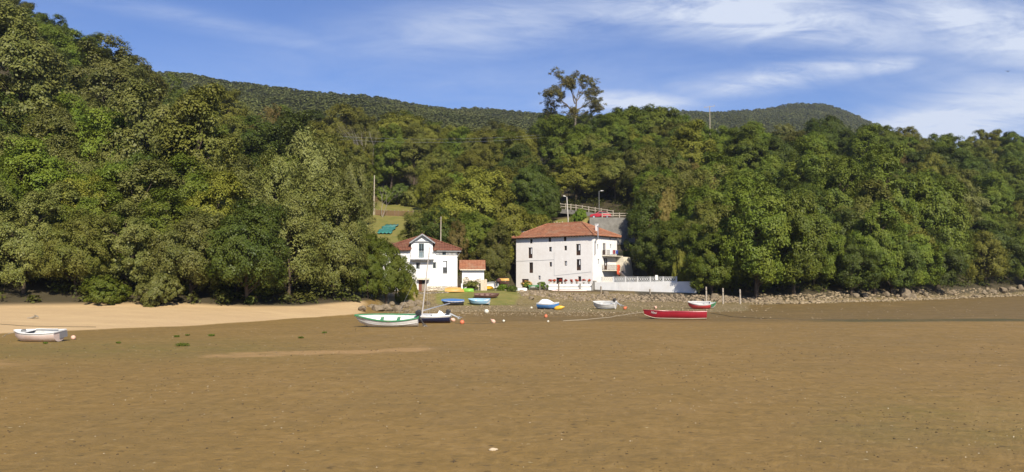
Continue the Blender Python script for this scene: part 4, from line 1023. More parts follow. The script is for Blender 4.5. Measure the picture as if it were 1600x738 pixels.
# board screen
p = P(751, 452, 115.6); q = P(761, 452, 115.6); bs = thing('board_screen', 'pale upright wooden board screen at the end of the garden wall', 'screen', (p.x, 115.6, 1.7), 0)
m = MB(); L_ = q.x - p.x; k = 5
for i in range(k): m.box(L_ * i / k, L_ * (i + 1) / k - .015, -.04, .04, -.2, 1.9 + random.uniform(-.06, .1))
m.build('board', pm('pale_boards', (.62, .52, .38), (.46, .37, .26), 3, .8, .3, .2, stretch=(5, 5, 1)), bs); m = MB(); m.box(.01, L_ - .01, .042, .1, .4, .5); m.box(.01, L_ - .01, .042, .1, 1.4, 1.5); m.build('rail', GREYWOOD, bs)
# flower-pot wall in front of the big house
pA, pB = P(857, 452, 126.5), P(926, 454, 125.6); d = (pB - pA); d.z = 0; Lw = d.length; rz_ = math.atan2(d.y, d.x)
fw = thing('terrace_wall', 'low white terrace wall carrying flower pots in front of the big house', 'wall', (pA.x, pA.y, 1.75), rz_)
zm = P(890, 448.2, 126).z - 1.75; zt = P(890, 444, 126.4).z - 1.75
m = MB(); m.box(0, Lw, 0, .3, -.6, zm - .05); m.box(0, Lw, .33, .6, -.6, zt); m.build('wall_body', PLASTER, fw)
m = MB(); m.box(-.05, Lw + .05, -.05, .328, zm - .048, zm + .03); m.build('coping', CONCRETE, fw)
for px in (906.5, 925.7): x = run_to(px, pA, d.normalized()); m = MB(); m.box(x - .14, x + .14, -.16, -.052, -.5, zt + .1); m.build('pier', CONCRETE, fw)
gw = Vector((math.cos(rz_), math.sin(rz_)))
FLOWER = leaf_mat('geranium_flower', (.30, .028, .03), (.42, .05, .06), None, .15); GLEAF = LEAF['green']
g = np.random.default_rng(21)
def flower_pot(px, label):
    s = run_to(px, pA, d.normalized()); p = Vector((pA.x, pA.y, 1.75 + zt)) + Vector((gw.x * s - gw.y * .46, gw.y * s + gw.x * .46, 0))
    t = thing('flower_pot', label, 'flower pot', p, 0, 'flower pots on the terrace wall'); m = MB(); m.lathe([(.001, 0), (.12, 0), (.17, .26), (.19, .26), (.19, .31), (.15, .31), (.14, .27), (.001, .27)], 10); m.build('pot', CREAM if px < 880 else CONCRETE, t)
    c = unit(g.normal(size=(14, 3)) + np.array([0, 0, .5])) * np.array([.30, .30, .2]) * g.uniform(.4, 1.15, (14, 1)) + np.array([0, 0, .45]); rr = np.full(14, .1)
    v = leaf_cloud(c[:8], rr[:8], 10, .06, np.tile([0, 0, .5], (8, 1)), g); o = bpy.data.objects.new('foliage', np_mesh('foliage', v, quads_of(v), GLEAF)); COL.objects.link(o); o.parent = t
    v = leaf_cloud(c + np.array([0, 0, .1]), rr * 1.25, 18, .07, np.tile([0, 0, .5], (14, 1)), g); o = bpy.data.objects.new('blossom', np_mesh('blossom', v, quads_of(v), FLOWER)); COL.objects.link(o); o.parent = t
ow = ['leftmost', 'second from left', 'third from left', 'fourth from left', 'fourth from right', 'third from right', 'second from right', 'rightmost']
for i, px in enumerate((859, 866, 875, 883.2, 893, 901, 911.8, 920)): flower_pot(px, f'red geranium in a pot on the terrace wall, {ow[i]} of eight')
# bushes in front of the big house
def bush(name, label, px, Y, w, h, leaf, cat='shrub', flowers=None, seed=1):
    p = G(px, Y); t = thing(name, label, cat, p); gg = np.random.default_rng(seed); n = 34
    c = unit(gg.normal(size=(n, 3)) + np.array([0, 0, .4])) * np.array([w / 2, w / 2.4, h * .45]) * gg.uniform(.4, .95, (n, 1)) + np.array([0, 0, h * .48])
    v = leaf_cloud(c, np.full(n, .26), 60, .085, unit(c - np.array([0, 0, h * .3])), gg); o = bpy.data.objects.new('foliage', np_mesh('foliage', v, quads_of(v), LEAF[leaf])); COL.objects.link(o); o.parent = t
    m = MB()
    for k in range(5): a = k * 1.26; m.tube([(0, 0, -.1), (.15 * math.cos(a), .15 * math.sin(a), h * .3), (w * .3 * math.cos(a), w * .25 * math.sin(a), h * .7)], [.03, .022, .01], 5)
    m.build('stem', BARK, t)
    if flowers:
        c2 = c[c[:, 2] > h * .42]; c2 = c2 + unit(c2 - np.array([0, 0, h * .3])) * .2; v = leaf_cloud(c2, np.full(len(c2), .17), 40, .05, unit(c2), gg); o = bpy.data.objects.new('blossom', np_mesh('blossom', v, quads_of(v), flowers)); COL.objects.link(o); o.parent = t
    return t
bush('hydrangea', 'pink flowering hydrangea bush left of the green bush at the big house', 823, 127, 1.9, 1.35, 'green', 'flowering bush', leaf_mat('hydrangea_flower', (.46, .21, .16), (.56, .30, .20), None, .2), 4)
bush('shrub', 'round green bush at the left end of the flower-pot wall', 848, 127, 2.5, 1.3, 'bright', 'shrub', None, 5)
bush('weed_bush', 'weeds sprawling over the pale stone garden wall', 737, 115.6, 2.6, 1.5, 'olive', 'weeds', None, 6)
bush('weed_bush', 'leafy weeds at the foot of the boat rack', 786, 115.5, 1.5, 1.0, 'bright', 'weeds', None, 7)
bush('shrub', 'low dark green clump on the lawn beside the white upturned dinghy', 799.5, 113.0, 1.4, .8, 'dark', 'shrub', None, 8)
# low green bench-like rail in front of the bushes
p = P(826, 452, 124.8); b_ = thing('garden_bench', 'low green slatted bench between hydrangea and rock bank', 'bench', (p.x, 124.8, tz(p.x, 124.8)), 0)
GREENP = paint('green_paint', (.05, .22, .08), (.04, .16, .06))
m = MB(); [m.box(0, 1.9, .12 * i, .12 * i + .09, .42, .45) for i in range(3)]; m.build('seat', GREENP, b_); m = MB(); [m.box(0, 1.9, .36, .39, .52 + .12 * i, .61 + .12 * i) for i in range(2)]; m.build('backrest', GREENP, b_)
for x in (.08, 1.75): m = MB(); m.box(x, x + .07, .02, .08, -.1, .418); m.box(x, x + .07, .395, .44, -.1, .78); m.build('leg', GREENP, b_)

# white sea wall with its ring balustrade, and the terrace behind
sA, sB = P(926.8, 455, 128.3), P(1087, 459, 116.6); d = sB - sA; d.z = 0; Ls = d.length; rs_ = math.atan2(d.y, d.x); ZT_ = 3.12
sw = thing('sea_wall', 'long white sea wall right of the big house, shaded by leaves at its right end', 'wall', (sA.x, sA.y, 0), rs_)
m = MB(); n = 30
for i in range(n):
    a, b = Ls * i / n, Ls * (i + 1) / n; m.box(a, b - .001, random.uniform(-.012, .012), .4, .6, ZT_ + .012 * i * .6 - .01)
m.build('wall_body', PLASTER, sw)
m = MB(); m.box(-.02, .02 + .35, -.08, .48, .6, ZT_ + .25); m.build('pier', CONCRETE, sw)
# terrace slab on the land side
m = MB(); f = local_of((sA.x, sA.y, 0), rs_); m.box(.1, Ls - .2, .41, 10.5, 1.2, ZT_ - .08); tdk = m.build('terrace', CONCRETE, None, loc=(sA.x, sA.y, 0), rot=(0, 0, rs_)); tag(tdk, kind='structure')
x0 = run_to(939, sA, d.normalized()); x1 = run_to(1056, sA, d.normalized())
bl = thing('balustrade', 'white balustrade of ring-pattern panels on top of the sea wall', 'balustrade', (sA.x, sA.y, ZT_), rs_); npan = 6
for i in range(npan):
    a = x0 + (x1 - x0) * i / npan; b = x0 + (x1 - x0) * (i + 1) / npan; zl = lambda x: .0072 * x / Ls * 30
    m = MB(); m.box(a - .07, a + .07, .12, .28, -.02, .94); m.build('post', WHITE, bl)
    m = MB(); z0 = .02 + .18 * (a / Ls); mt = CREAM if i == 0 else WHITE
    m.box(a + .092, b - .092, .14, .26, .82, .90); m.box(a + .092, b - .092, .14, .26, .16, .24)
    nr_ = 5
    for k in range(nr_):
        cx = a + .1 + (b - a - .2) * (k + .5) / nr_; r_ = min((b - a - .2) / nr_ / 2, .27) - .03
        m.ring((cx, .2, .52), (1, 0, 0), (0, 0, 1), r_, .03, 12, .07)
    m.build('panel', mt, bl)
m = MB(); m.box(x1 - .09, x1 + .09, .10, .30, -.02, .98); m.build('post', WHITE, bl)
# a pale chair back seen above the balustrade, and a low table
p = P(1027, 431, 121.5); ch = thing('plastic_chair', 'white plastic chair on the terrace behind the balustrade', 'chair', (p.x, 121.5, ZT_ - .08), R(20))
m = MB(); m.box(-.24, .24, -.24, .22, .42, .46); m.build('seat', WHITE, ch); m = MB(); m.box(-.24, .24, .225, .26, .46, 1.25); m.build('backrest', WHITE, ch)
for x in (-.22, .18):
    for y in (-.22, .2): m = MB(); m.box(x, x + .04, y - .02, y + .02, 0, .42); m.build('leg', WHITE, ch)
p = P(988, 434, 126); tb_ = thing('garden_table', 'low pale table on the terrace beside the stair', 'table', (p.x, 126, ZT_ - .08), R(10)); m = MB(); m.box(-.7, .7, -.4, .4, .72, .77); m.build('table_top', CREAM, tb_)
for x in (-.6, .55):
    for y in (-.33, .28): m = MB(); m.box(x, x + .05, y, y + .05, 0, .72); m.build('leg', GREYWOOD, tb_)

# ================= road above: retaining wall, railings, car, lamps, poles
m = MB(); n = 20; xa, xb = P(921, 350, 152.6).x, P(992, 350, 152.6).x
for i in range(n):
    a, b = xa + (xb - xa) * i / n, xa + (xb - xa) * (i + 1) / n; zt = 15.95 - .0 * i; m.box(a, b - .001, 152.35 + random.uniform(-.015, .015), 152.95, 10.5, zt)
w = m.build('road_wall', pm('old_concrete', (.25,.235,.205), (.16,.15,.13), 1.0, .95, .4, .1, dirt=((.08,.075,.055), .7))); tag(w, 'grey concrete retaining wall under the road, right of the big house\'s roof', 'wall')
def rail_fence(name, label, pts, h, group=None, step=2.0, mat=GREYWOOD):
    t = thing(name, label, 'railing', pts[0], 0, group); P0 = Vector(pts[0]); 
    dense = []
    for a, b in zip(pts, pts[1:]):
        a, b = Vector(a), Vector(b); k = max(1, round((b - a).length / step))
        for i in range(k): dense.append(a.lerp(b, i / k))
    dense.append(Vector(pts[-1]))
    for q in dense: m = MB(); q = q - P0; m.box(q.x - .09, q.x + .09, q.y - .09, q.y + .09, q.z - .3, q.z + h); m.build('post', mat, t)
    m = MB()
    for zz in (h * .45, h * .85):
        for a, b in zip(dense, dense[1:]): m.bar(a - P0 + Vector((0, -.11, zz)), b - P0 + Vector((0, -.11, zz)), .06, .13)
    m.build('rail', mat, t); return t
def GP(px, Y): x = P(px, 400, Y).x; return Vector((x, Y, tz(x, Y)))
rail_fence('road_railing', 'wooden road railing on top of the concrete wall beside the parked red car', [Vector((P(px, 345, 153.3).x, 153.3, 15.93)) for px in (941, 968, 998)], 1.1, 'wooden railings along the road', 2.6, pm('railing_wood', (.42, .37, .30), (.28, .24, .19), 4, .9, .2, .1))
up = [P(868, 326, 171), P(900, 329, 170.5), P(930, 333.5, 170), P(958, 338, 169)]
rail_fence('road_railing', 'wooden railing of the upper road climbing leftwards behind the lamp posts', [Vector((p.x, p.y, p.z)) for p in up], 1.35, 'wooden railings along the road', 1.25, pm('railing_wood_pale', (.40, .35, .28), (.26, .22, .17), 4, .9, .2, .1))
m = MB()
for a, b in zip(up, up[1:]):
    m.add([(a.x, a.y - .5, a.z - 1.0), (b.x, b.y - .5, b.z - 1.0), (b.x, b.y - .5, b.z - .02), (a.x, a.y - .5, a.z - .02), (a.x, a.y + 4.5, a.z - 1.0), (b.x, b.y + 4.5, b.z - 1.0), (b.x, b.y + 4.5, b.z - .02), (a.x, a.y + 4.5, a.z - .02)], [(0,1,2,3),(3,2,6,7),(4,7,6,5),(0,3,7,4),(1,5,6,2)])
w = m.build('upper_road', pm('road_surface', (.16,.15,.135), (.11,.10,.09), 2, .95)); tag(w, kind='structure')
# the red car
CARRED = paint('car_red_paint', (.42, .018, .03), (.36, .014, .025), .25, ((.2, .05, .05), .15)); RUBBER = pm('rubber', (.02, .02, .02), None, 4, .8)
p = P(938, 338, 154.95); car = thing('parked_car', 'red hatchback car parked on the road behind the wooden railing', 'car', (p.x, 154.95, 15.92), R(176))
prof = [(-2.15,.35),(-2.2,.62),(-2.05,.86),(-1.75,.98),(-1.2,1.36),(-.55,1.47),(.15,1.44),(.75,1.12),(.95,.98),(1.75,.86),(2.1,.68),(2.15,.35)]
m = MB(); wd = .84
for (a, b) in zip(prof, prof[1:]):
    ya = wd - .16 * max(0, a[1] - .95) / .5; yb_ = wd - .16 * max(0, b[1] - .95) / .5
    m.poly([(a[0], -ya, a[1]), (b[0], -yb_, b[1]), (b[0], yb_, b[1]), (a[0], ya, a[1])])
for s in (-1, 1): m.poly([(x, s * (wd - .16 * max(0, z - .95) / .5), z) for x, z in prof][::s])
m.poly([(-2.15,-wd,.35),(-2.15,wd,.35),(2.15,wd,.35),(2.15,-wd,.35)]); m.build('body', CARRED, car)
for s in (-1, 1):
    m = MB(); k = s * (wd - .075); m.poly([(-1.62, s*(wd-.015)+s*.012, 1.0), (.72, s*(wd-.015)+s*.012, 1.0), (.12, s*(wd-.145)+s*.012, 1.38), (-.6, s*(wd-.155)+s*.012, 1.41), (-1.15, s*(wd-.12)+s*.012, 1.33)]); m.build('side_window', GLASS, car)
m = MB(); m.poly([(.83,-.72,1.085),(.83,.72,1.085),(.22,.62,1.415),(.22,-.62,1.415)]); m.build('windscreen', GLASS, car)
for x in (-1.35, 1.35):
    for s in (-1, 1):
        wh = MB(); wh.tube([(x, s * .66, .31), (x, s * .86, .31)], .31, 14); wo_ = wh.build('wheel', RUBBER, car); q = MB(); q.tube([(x, s * .862, .31), (x, s * .875, .31)], .19, 10); q.build('rim', STEEL, wo_)
for s in (-1, 1): m = MB(); m.box(2.04, 2.13, s * .6 - .17, s * .6 + .17, .62, .76); m.build('headlight', GLASS, car)
# street lamp and leaning lamp pole
p = P(936.2, 343, 154.6); sl = thing('street_lamp', 'thin grey street lamp standing at the road railing above the red car', 'street lamp', (p.x, 154.6, 15.9), 0, 'lamp posts along the road')
hh = P(936, 299, 154.6).z - 15.9; m = MB(); m.tube([(0,0,-.3),(0,0,1.2),(0,0,1.25),(0,0,hh)], [.09,.09,.06,.045], 8); m.tube([(0,0,hh-.05),(.25,0,hh+.06),(.5,0,hh+.05)], .03, 6); m.build('pole', IRON, sl); m = MB(); m.add([(.3,-.14,hh+.02),(1.0,-.11,hh+.05),(1.0,.11,hh+.05),(.3,.14,hh+.02),(.35,-.09,hh+.15),(.9,-.06,hh+.14),(.9,.06,hh+.14),(.35,.09,hh+.15)], [(0,3,2,1),(4,5,6,7),(0,1,5,4),(1,2,6,5),(2,3,7,6),(3,0,4,7)]); m.build('lamp_head', IRON, sl)
p = GP(892.5, 150.5); q = P(885.6, 308, 150.5); lp = thing('street_lamp', 'leaning pale pole with small lamp above the big house\'s roof', 'street lamp', p, 0, 'lamp posts along the road'); e = q - p
m = MB(); m.tube([(0,0,-.4), tuple(e * .5), tuple(e)], [.15,.13,.10], 8); m.build('pole', pm('pale_concrete_pole', (.52,.48,.42), (.4,.36,.31), 3, .9), lp); m = MB(); m.tube([tuple(e), tuple(e + Vector((-.35,-.1,.12)))], .04, 6); m.add([tuple(e + Vector(v)) for v in ((-.25,-.2,.05),(-.75,-.2,.16),(-.75,.12,.16),(-.25,.12,.05),(-.3,-.14,.22),(-.7,-.14,.28),(-.7,.08,.28),(-.3,.08,.22))], [(0,3,2,1),(4,5,6,7),(0,1,5,4),(1,2,6,5),(2,3,7,6),(3,0,4,7)]); m.build('lamp_head', IRON, lp)
def pole(name, label, px, Y, top_py, r0, cross=None, mat=GREYWOOD, base=None, ins=True):
    p = GP(px, Y); h = P(px, top_py, Y).z - p.z; t = thing(name, label, 'utility pole', p); m = MB(); m.tube([(0,0,-.5),(0.02,0,h*.5),(.05,0,h)], [r0, r0*.85, r0*.62], 8); m.build('pole', mat, t)
    if cross:
        m = MB(); m.bar((-cross, 0, h - .35), (cross, .0, h - .35 + .5 * (cross > 1.5)), .12, .12); c = m.build('crossarm', mat, t)
        for x in (-cross * .9, 0, cross * .9): m = MB(); m.lathe([(.03, 0), (.03, .1), (.07, .12), (.05, .2), (.07, .22), (.04, .32), (.001, .33)], 8, 0, (x, 0, h - .30 + (.25 * (x / cross + 1) if cross > 1.5 else 0))); m.build('insulator', GREYP, c)
    return t
POLE_PALE = pm('pale_pole_wood', (.46, .40, .31), (.34, .29, .22), 3, .9, .2, .1)
pole('utility_pole', 'tall pale utility pole beside the bare tree on the slope behind the lawn', 583.5, 186, 274, .17, None, POLE_PALE)
pole('utility_pole', 'pale utility pole rising just behind the small white house\'s roof', 688.3, 133, 338.5, .12, None, POLE_PALE)
pole('utility_pole', 'short pale post left of the pole behind the small house', 657.5, 148, 339, .09, None, POLE_PALE)
pole('power_pole', 'power pole with tilted crossarm on the wooded skyline at right', 1112, 236, 166.5, .16, 1.7, POLE_PALE)
def wire(label, a, b, sag, r=.03):
    a, b = Vector(a), Vector(b); pts = [a.lerp(b, t / 24) - Vector((0, 0, sag * 4 * (t / 24) * (1 - t / 24))) for t in range(25)]; m = MB(); m.tube(pts, r, 5); tag(m.build('power_line', STEEL), label, 'cable', 'power lines over the wood')
wire('upper of the two pale power lines crossing the wood above the valley', P(430, 205, 205), P(900, 206, 215), 2.2, .02)
wire('lower of the two pale power lines crossing the wood above the valley', P(430, 209, 205), P(860, 214, 212), 2.0, .02)
wire('thin cable between the two poles behind the small white house', P(657.5, 342, 148), P(688, 341, 133.2), .5, .025)
# lawn fence and the teal cover
fpts = [GP(px, Y) for px, Y in ((586, 186.5), (604, 186), (622, 185.5), (645, 185))]
fe = thing('garden_fence', 'brown board fence across the sloping lawn behind the small house', 'fence', fpts[0]); P0 = fpts[0]; BROWNF = pm('brown_fence', (.19, .11, .062), (.11, .065, .04), 4, .9, .3, .1)
m = MB()
for a, b in zip(fpts, fpts[1:]):
    k = int((b - a).length / .22)
    for i in range(k): q = a.lerp(b, i / k) - P0; m.box(q.x, q.x + .17, q.y - .02, q.y + .02, q.z - .2, q.z + 1.25 + random.uniform(-.06, .06))
m.build('boards', BROWNF, fe)
for i, q in enumerate(along(fpts, 3)): q = q - P0; m = MB(); m.box(q.x - .07, q.x + .07, q.y + .025, q.y + .16, q.z - .3, q.z + 1.45); m.build('post', GREYWOOD, fe)
TEAL = pm('teal_sheet', (.045, .20, .165), (.03, .15, .125), .8, .45, .4, .4, dirt=((.45, .55, .5), .55))
m = MB(); n1_, n2_ = 14, 8; V = []; x0, x1 = P(593, 350, 164).x, P(615, 350, 164).x
for j in range(n2_ + 1):
    for i in range(n1_ + 1):
        x = x0 + (x1 - x0) * i / n1_; y = 160 + 11 * j / n2_; V.append((x + .25 * math.sin(j * 1.9), y, tz(x, y) + .35 + .14 * math.sin(i * 1.7 + j) * math.cos(j * 1.3)))
m.add(V, [(j*(n1_+1)+i, j*(n1_+1)+i+1, (j+1)*(n1_+1)+i+1, (j+1)*(n1_+1)+i) for j in range(n2_) for i in range(n1_)]); o = m.build('tarpaulin', TEAL, None, True); sol = o.modifiers.new('t', 'SOLIDIFY'); sol.thickness = .05
tag(o, 'teal tarpaulin spread on the lawn behind the small house', 'tarpaulin')
# row of pale stakes above the big house's roof
for i, px in enumerate((866, 870.5, 874.5, 879)):
    p = GP(px, 150.3); z1 = P(px, 348 - (i % 2) * 1.5, 150.3).z - p.z; m = MB(); m.box(-.07, .07, -.07, .07, -.3, max(z1, 1.2)); m.lathe([(.085, 0), (.05, .06), (.001, .1)], 4, 0, (0, 0, max(z1, 1.2))); o = m.build('fence_stake', POLE_PALE, None, loc=p)
    tag(o, f'pale wooden stake behind the big house\'s roof, {("leftmost", "second", "third", "rightmost")[i]} of four', 'stake', 'stakes behind the roof')
# ---------------------------------------------------------------- boats
_ry = np.concatenate([np.arange(8, 60, .05), np.arange(60, 260, .1)])
def on_ground(px, py):
    """where the sight line through a photograph point first meets the terrain"""
    d = ray(px, py); xs = d.x / d.y * _ry; zs = CAM_H + d.z / d.y * _ry; k = np.argmax(zs <= terrain(xs, _ry)); return Vector((xs[k], _ry[k], tz(xs[k], _ry[k])))
def hull_mesh(L, B, D, tr=.62, sheer=.16, bow_up=.22, rake=.12, th=.035, floor=.16, bands=((.32, 0), (.9, 1), (1.1, 2)), ns=18, nt=9, flat=.8, double=False):
    """open boat: keel at z=0, bow toward +x. material 0 bottom, 1 side, 2 top strake, 3 inside"""
    def sec(s, inn):
        f = max(0, (s - .45) / .55); w = (tr + (1 - tr) * math.sin(min(s / .45, 1) * math.pi / 2)) * (1 - f ** 2.3) if s > .45 or not double else (1 - ((.45 - s) / .45) ** 2.3)
        if s <= .45 and not double: w = tr + (1 - tr) * math.sin(s / .45 * math.pi / 2)
        b = max(B / 2 * w - (th if inn else 0), .012 if not inn else .004)
        top = D * (1 + sheer * max(0, (.4 - s) / .4) ** 2 * .5 + bow_up * max(0, (s - .4) / .6) ** 2)
        k = D * .50 * max(0, (s - .78) / .22) ** 2 + D * .06 * max(0, (.2 - s) / .2)
        if inn: k = k + floor
        pts = []
        for j in range(nt + 1):
            t = j / nt; y = b * math.sin(t * math.pi / 2) ** flat if t else 0; z = k + (top - k) * (1 - math.cos(t * math.pi / 2)) ** .95
            x = (s - .5) * L + rake * L * max(0, (s - .7) / .3) ** 2 * (z / top - .5) * .6 - (.04 * (z / top) if s == 0 else 0)
            pts.append((x - (th * (1 if s > .5 else -1) if inn and s in (0, 1) else 0), y, z))
        return pts
    S = [i / ns for i in range(ns + 1)]; m = MB()
    for inn in (0, 1):
        o = [sec(s, inn) for s in S]
        for i in range(ns):
            for j in range(nt):
                tm = (j + .5) / nt; mi = 3 if inn else next(b[1] for b in bands if tm < b[0])
                for sgn in (1, -1):
                    q = [o[i][j], o[i+1][j], o[i+1][j+1], o[i][j+1]]; q = [(a, sgn * b, c) for a, b, c in q]
                    m.poly(q if (sgn == -1) ^ bool(inn) else q[::-1], mi)
        tp = o[0]; m.poly([(a, b, c) for a, b, c in tp] + [(a, -b, c) for a, b, c in tp[:0:-1]], 3 if inn else 1)
        if inn == 0: O = o
        else: I = o
    for i in range(ns):
        for sgn in (1, -1): m.poly([(O[i][-1][0], sgn*O[i][-1][1], O[i][-1][2]), (O[i+1][-1][0], sgn*O[i+1][-1][1], O[i+1][-1][2]), (I[i+1][-1][0], sgn*I[i+1][-1][1], I[i+1][-1][2]), (I[i][-1][0], sgn*I[i][-1][1], I[i][-1][2])], 2)
    m.poly([O[0][-1], I[0][-1], (I[0][-1][0], -I[0][-1][1], I[0][-1][2]), (O[0][-1][0], -O[0][-1][1], O[0][-1][2])], 2)
    return m, O, I
def boat(name, label, px, Y, heading, L, B, D, mats, roll=0., pitch=0., gun=None, thw=None, n_thw=2, z_off=0., z=None, cat='boat', group=None, gw=.06, floor=.16, thw_at=None, **k):
    x = P(px, 440, Y).x; zz = (tz(x, Y) if z is None else z) + z_off
    t = thing(name, label, cat, (x, Y, zz - .02), (R(roll), R(pitch), R(heading)), group)
    t.rotation_mode = 'XYZ'
    M3 = Matrix.Rotation(R(heading), 3, 'Z') @ Matrix.Rotation(R(pitch), 3, 'Y') @ Matrix.Rotation(R(roll), 3, 'X')
    t.rotation_euler = M3.to_euler()
    m, O, I = hull_mesh(L, B, D, floor=floor, **k); h = m.build('hull', mats, t, True)
    # let it rest on its lowest point
    low = min((M3 @ Vector(v)).z for v in m.v); t.location.z -= low
    if gun:
        g = MB()
        for s in (1, -1): g.tube([(p[-1][0], s * (p[-1][1] + .012), p[-1][2] + .005) for p in O], gw * .5, 6)
        a = O[0][-1]; g.bar((a[0], -a[1], a[2] + .004), (a[0], a[1], a[2] + .004), gw, gw * .8); g.build('gunwale', gun, t)
    if thw:
        at = thw_at or [.25 + .42 * i / max(1, n_thw - 1) for i in range(n_thw)]
        for s in at:
            i = int(s * (len(I) - 1)); p = I[i]; zt_ = p[-1][2] * .72; yy = np.interp(zt_, [q[2] for q in p], [q[1] for q in p]); b_ = MB(); b_.box(p[0][0] - .12, p[0][0] + .12, -yy + .01, yy - .01, zt_, zt_ + .035); b_.build('thwart', thw, t)
    return t, O, I
def outboard(par, x, z, tilt, cowl=BLACK, leg=GREYP, s=1.0):
    """outboard motor hung on a transom at local x; tilt in degrees lifts the leg"""
    o = MB(); Mx = Matrix.Translation((x, 0, z)) @ Matrix.Rotation(R(tilt), 4, 'Y') @ Matrix.Scale(s, 4); T = lambda m: setattr(m, 'v', [tuple(Mx @ Vector(v)) for v in m.v]) or m
    o.tube([(-.12, 0, .12), (-.14, 0, -.2), (-.16, 0, -.55)], [.07, .06, .05], 8); o.box(-.28, -.06, -.05, .05, -.62, -.55); o.bar((-.1, 0, .05), (.08, 0, .0), .12, .2); e = T(o).build('outboard_motor', leg, par)
    c = MB(); pr = [(-.34, -.09, .14), (-.02, -.09, .14), (.02, -.1, .3), (-.04, -.09, .44), (-.3, -.08, .46), (-.38, -.09, .3)]; c.add([(a, b * 1.3, d) for a, b, d in pr] + [(a, -b * 1.3, d) for a, b, d in pr], [(0,1,2,3,4,5), (11,10,9,8,7,6)] + [(i, i + 6, (i + 1) % 6 + 6, (i + 1) % 6) for i in range(6)]); co = T(c).build('cowling', cowl, e)
    bv = co.modifiers.new('b', 'BEVEL'); bv.width = .05 * s; bv.segments = 2
    p = MB(); p.tube([(-.28, 0, -.68), (-.12, 0, -.68)], .045, 8)
    for a in range(3): q = a * 2.094; p.add([(-.29, 0, -.68), (-.31, .13 * math.cos(q) + .04 * math.sin(q), -.68 + .13 * math.sin(q)), (-.27, .13 * math.cos(q + .6), -.68 + .13 * math.sin(q + .6))], [(0,1,2)])
    T(p).build('propeller', STEEL, e); return e

BW = paint('boat_white', (.70, .69, .66), (.60, .585, .55)); BPINK = paint('boat_pinkish_white', (.66, .52, .45), (.58, .45, .39), .5, ((.45, .30, .18), .6)); BGREY = paint('boat_grey', (.50, .50, .48), (.42, .42, .40))
BGREEN = paint('boat_green', (.045, .21, .085), (.035, .16, .065), .35); BRED = paint('boat_red', (.33, .014, .028), (.25, .012, .022), .3, ((.12, .02, .02), .4)); BNAVY = paint('boat_navy', (.012, .016, .045), (.016, .02, .06), .25, ((.06, .06, .07), .25))
BBLUE = paint('boat_blue', (.05, .20, .47), (.045, .16, .38), .4); BLBLUE = paint('boat_pale_blue', (.22, .43, .60), (.34, .50, .60), .5); BBROWN = paint('boat_brown', (.13, .055, .04), (.09, .04, .03), .6, ((.22, .15, .10), .5))
BYEL = paint('boat_yellow', (.72, .42, .025), (.64, .35, .02), .4, ((.4, .28, .1), .3)); BOCHRE = paint('boat_ochre', (.56, .33, .085), (.46, .26, .06), .5); ANTIF = paint('brown_red_antifouling', (.10, .04, .03), (.07, .03, .025), .7); BDARK = paint('boat_dark', (.03, .03, .032), (.05, .045, .04), .6)
BTARP = paint('blue_tarpaulin', (.065, .16, .36), (.05, .12, .28), .6); LIME = paint('lime_green', (.20, .42, .045), (.15, .32, .03), .5); BCREAM = paint('boat_cream', (.66, .58, .44), (.55, .46, .33), .6)
ROPE = pm('rope', (.40, .34, .25), (.28, .23, .16), 9, .9); ROPE_DARK = pm('weedy_rope', (.10, .08, .05), (.06, .05, .03), 9, .95)

# pinkish white dinghy on the left flats
t, O, I = boat('dinghy', 'faded pink-white dinghy with grey transom panel, alone on the mud by the sand beach', 62, 47.6, 172, 3.05, 1.4, .62, [BPINK, BPINK, BW, BGREY], roll=-7, gun=BW, tr=.78, bow_up=.12, floor=.3, rake=.05, gw=.08)
m = MB(); a = O[0]; m.box(a[0][0] - .055, a[0][0] - .02, -.62, .05, .22, .60); m.build('motor_pad', pm('grey_pad', (.16, .15, .15), (.25, .24, .24), 14, .8, .2, stretch=(.3, 4, 1)), t)
m = MB(); m.tube([(p[-1][0], -(p[-1][1] - .10), p[-1][2] + .05) for p in O[3:13]], .035, 6); m.build('oar', BW, t)
m = MB(); m.lathe([(.001, 0), (.14, 0), (.14, .14), (.001, .15)], 10, 0, (O[14][0][0], .1, O[14][-1][2] - .02)); m.build('bow_fitting', IRON, t)
m = MB(); f = O[11]; p_ = [tuple(q) for q in O[18]]
for i in range(12, 18): m.poly([(O[i][-1][0], O[i][-1][1] - .02, O[i][-1][2] - .01), (O[i+1][-1][0], O[i+1][-1][1] - .01, O[i+1][-1][2] - .01), (O[i+1][-1][0], -O[i+1][-1][1] + .01, O[i+1][-1][2] - .01), (O[i][-1][0], -O[i][-1][1] + .02, O[i][-1][2] - .01)])
m.build('foredeck', BW, t)
# green and white rowing boat
t, O, I = boat('rowing_boat', 'white rowing boat with green gunwale and green thwarts, lying tilted on the mud', 607.5, 61.2, 181, 4.75, 1.75, .72, [BW, BW, BW, BW], roll=-15, gun=BGREEN, thw=BGREEN, n_thw=2, tr=.55, bow_up=.30, sheer=.35, floor=.14, gw=.13, thw_at=[.34, .62], rake=.2)
m = MB()
for sgn in (1, -1): m.tube([(p[6][0], sgn * (p[6][1] + .008), p[6][2]) for p in O], .018, 4)
m.build('rubbing_strake', BGREY, t)
outboard(t, O[0][0][0] + .02, .72, 24, BLACK, BDARK, 1.25)
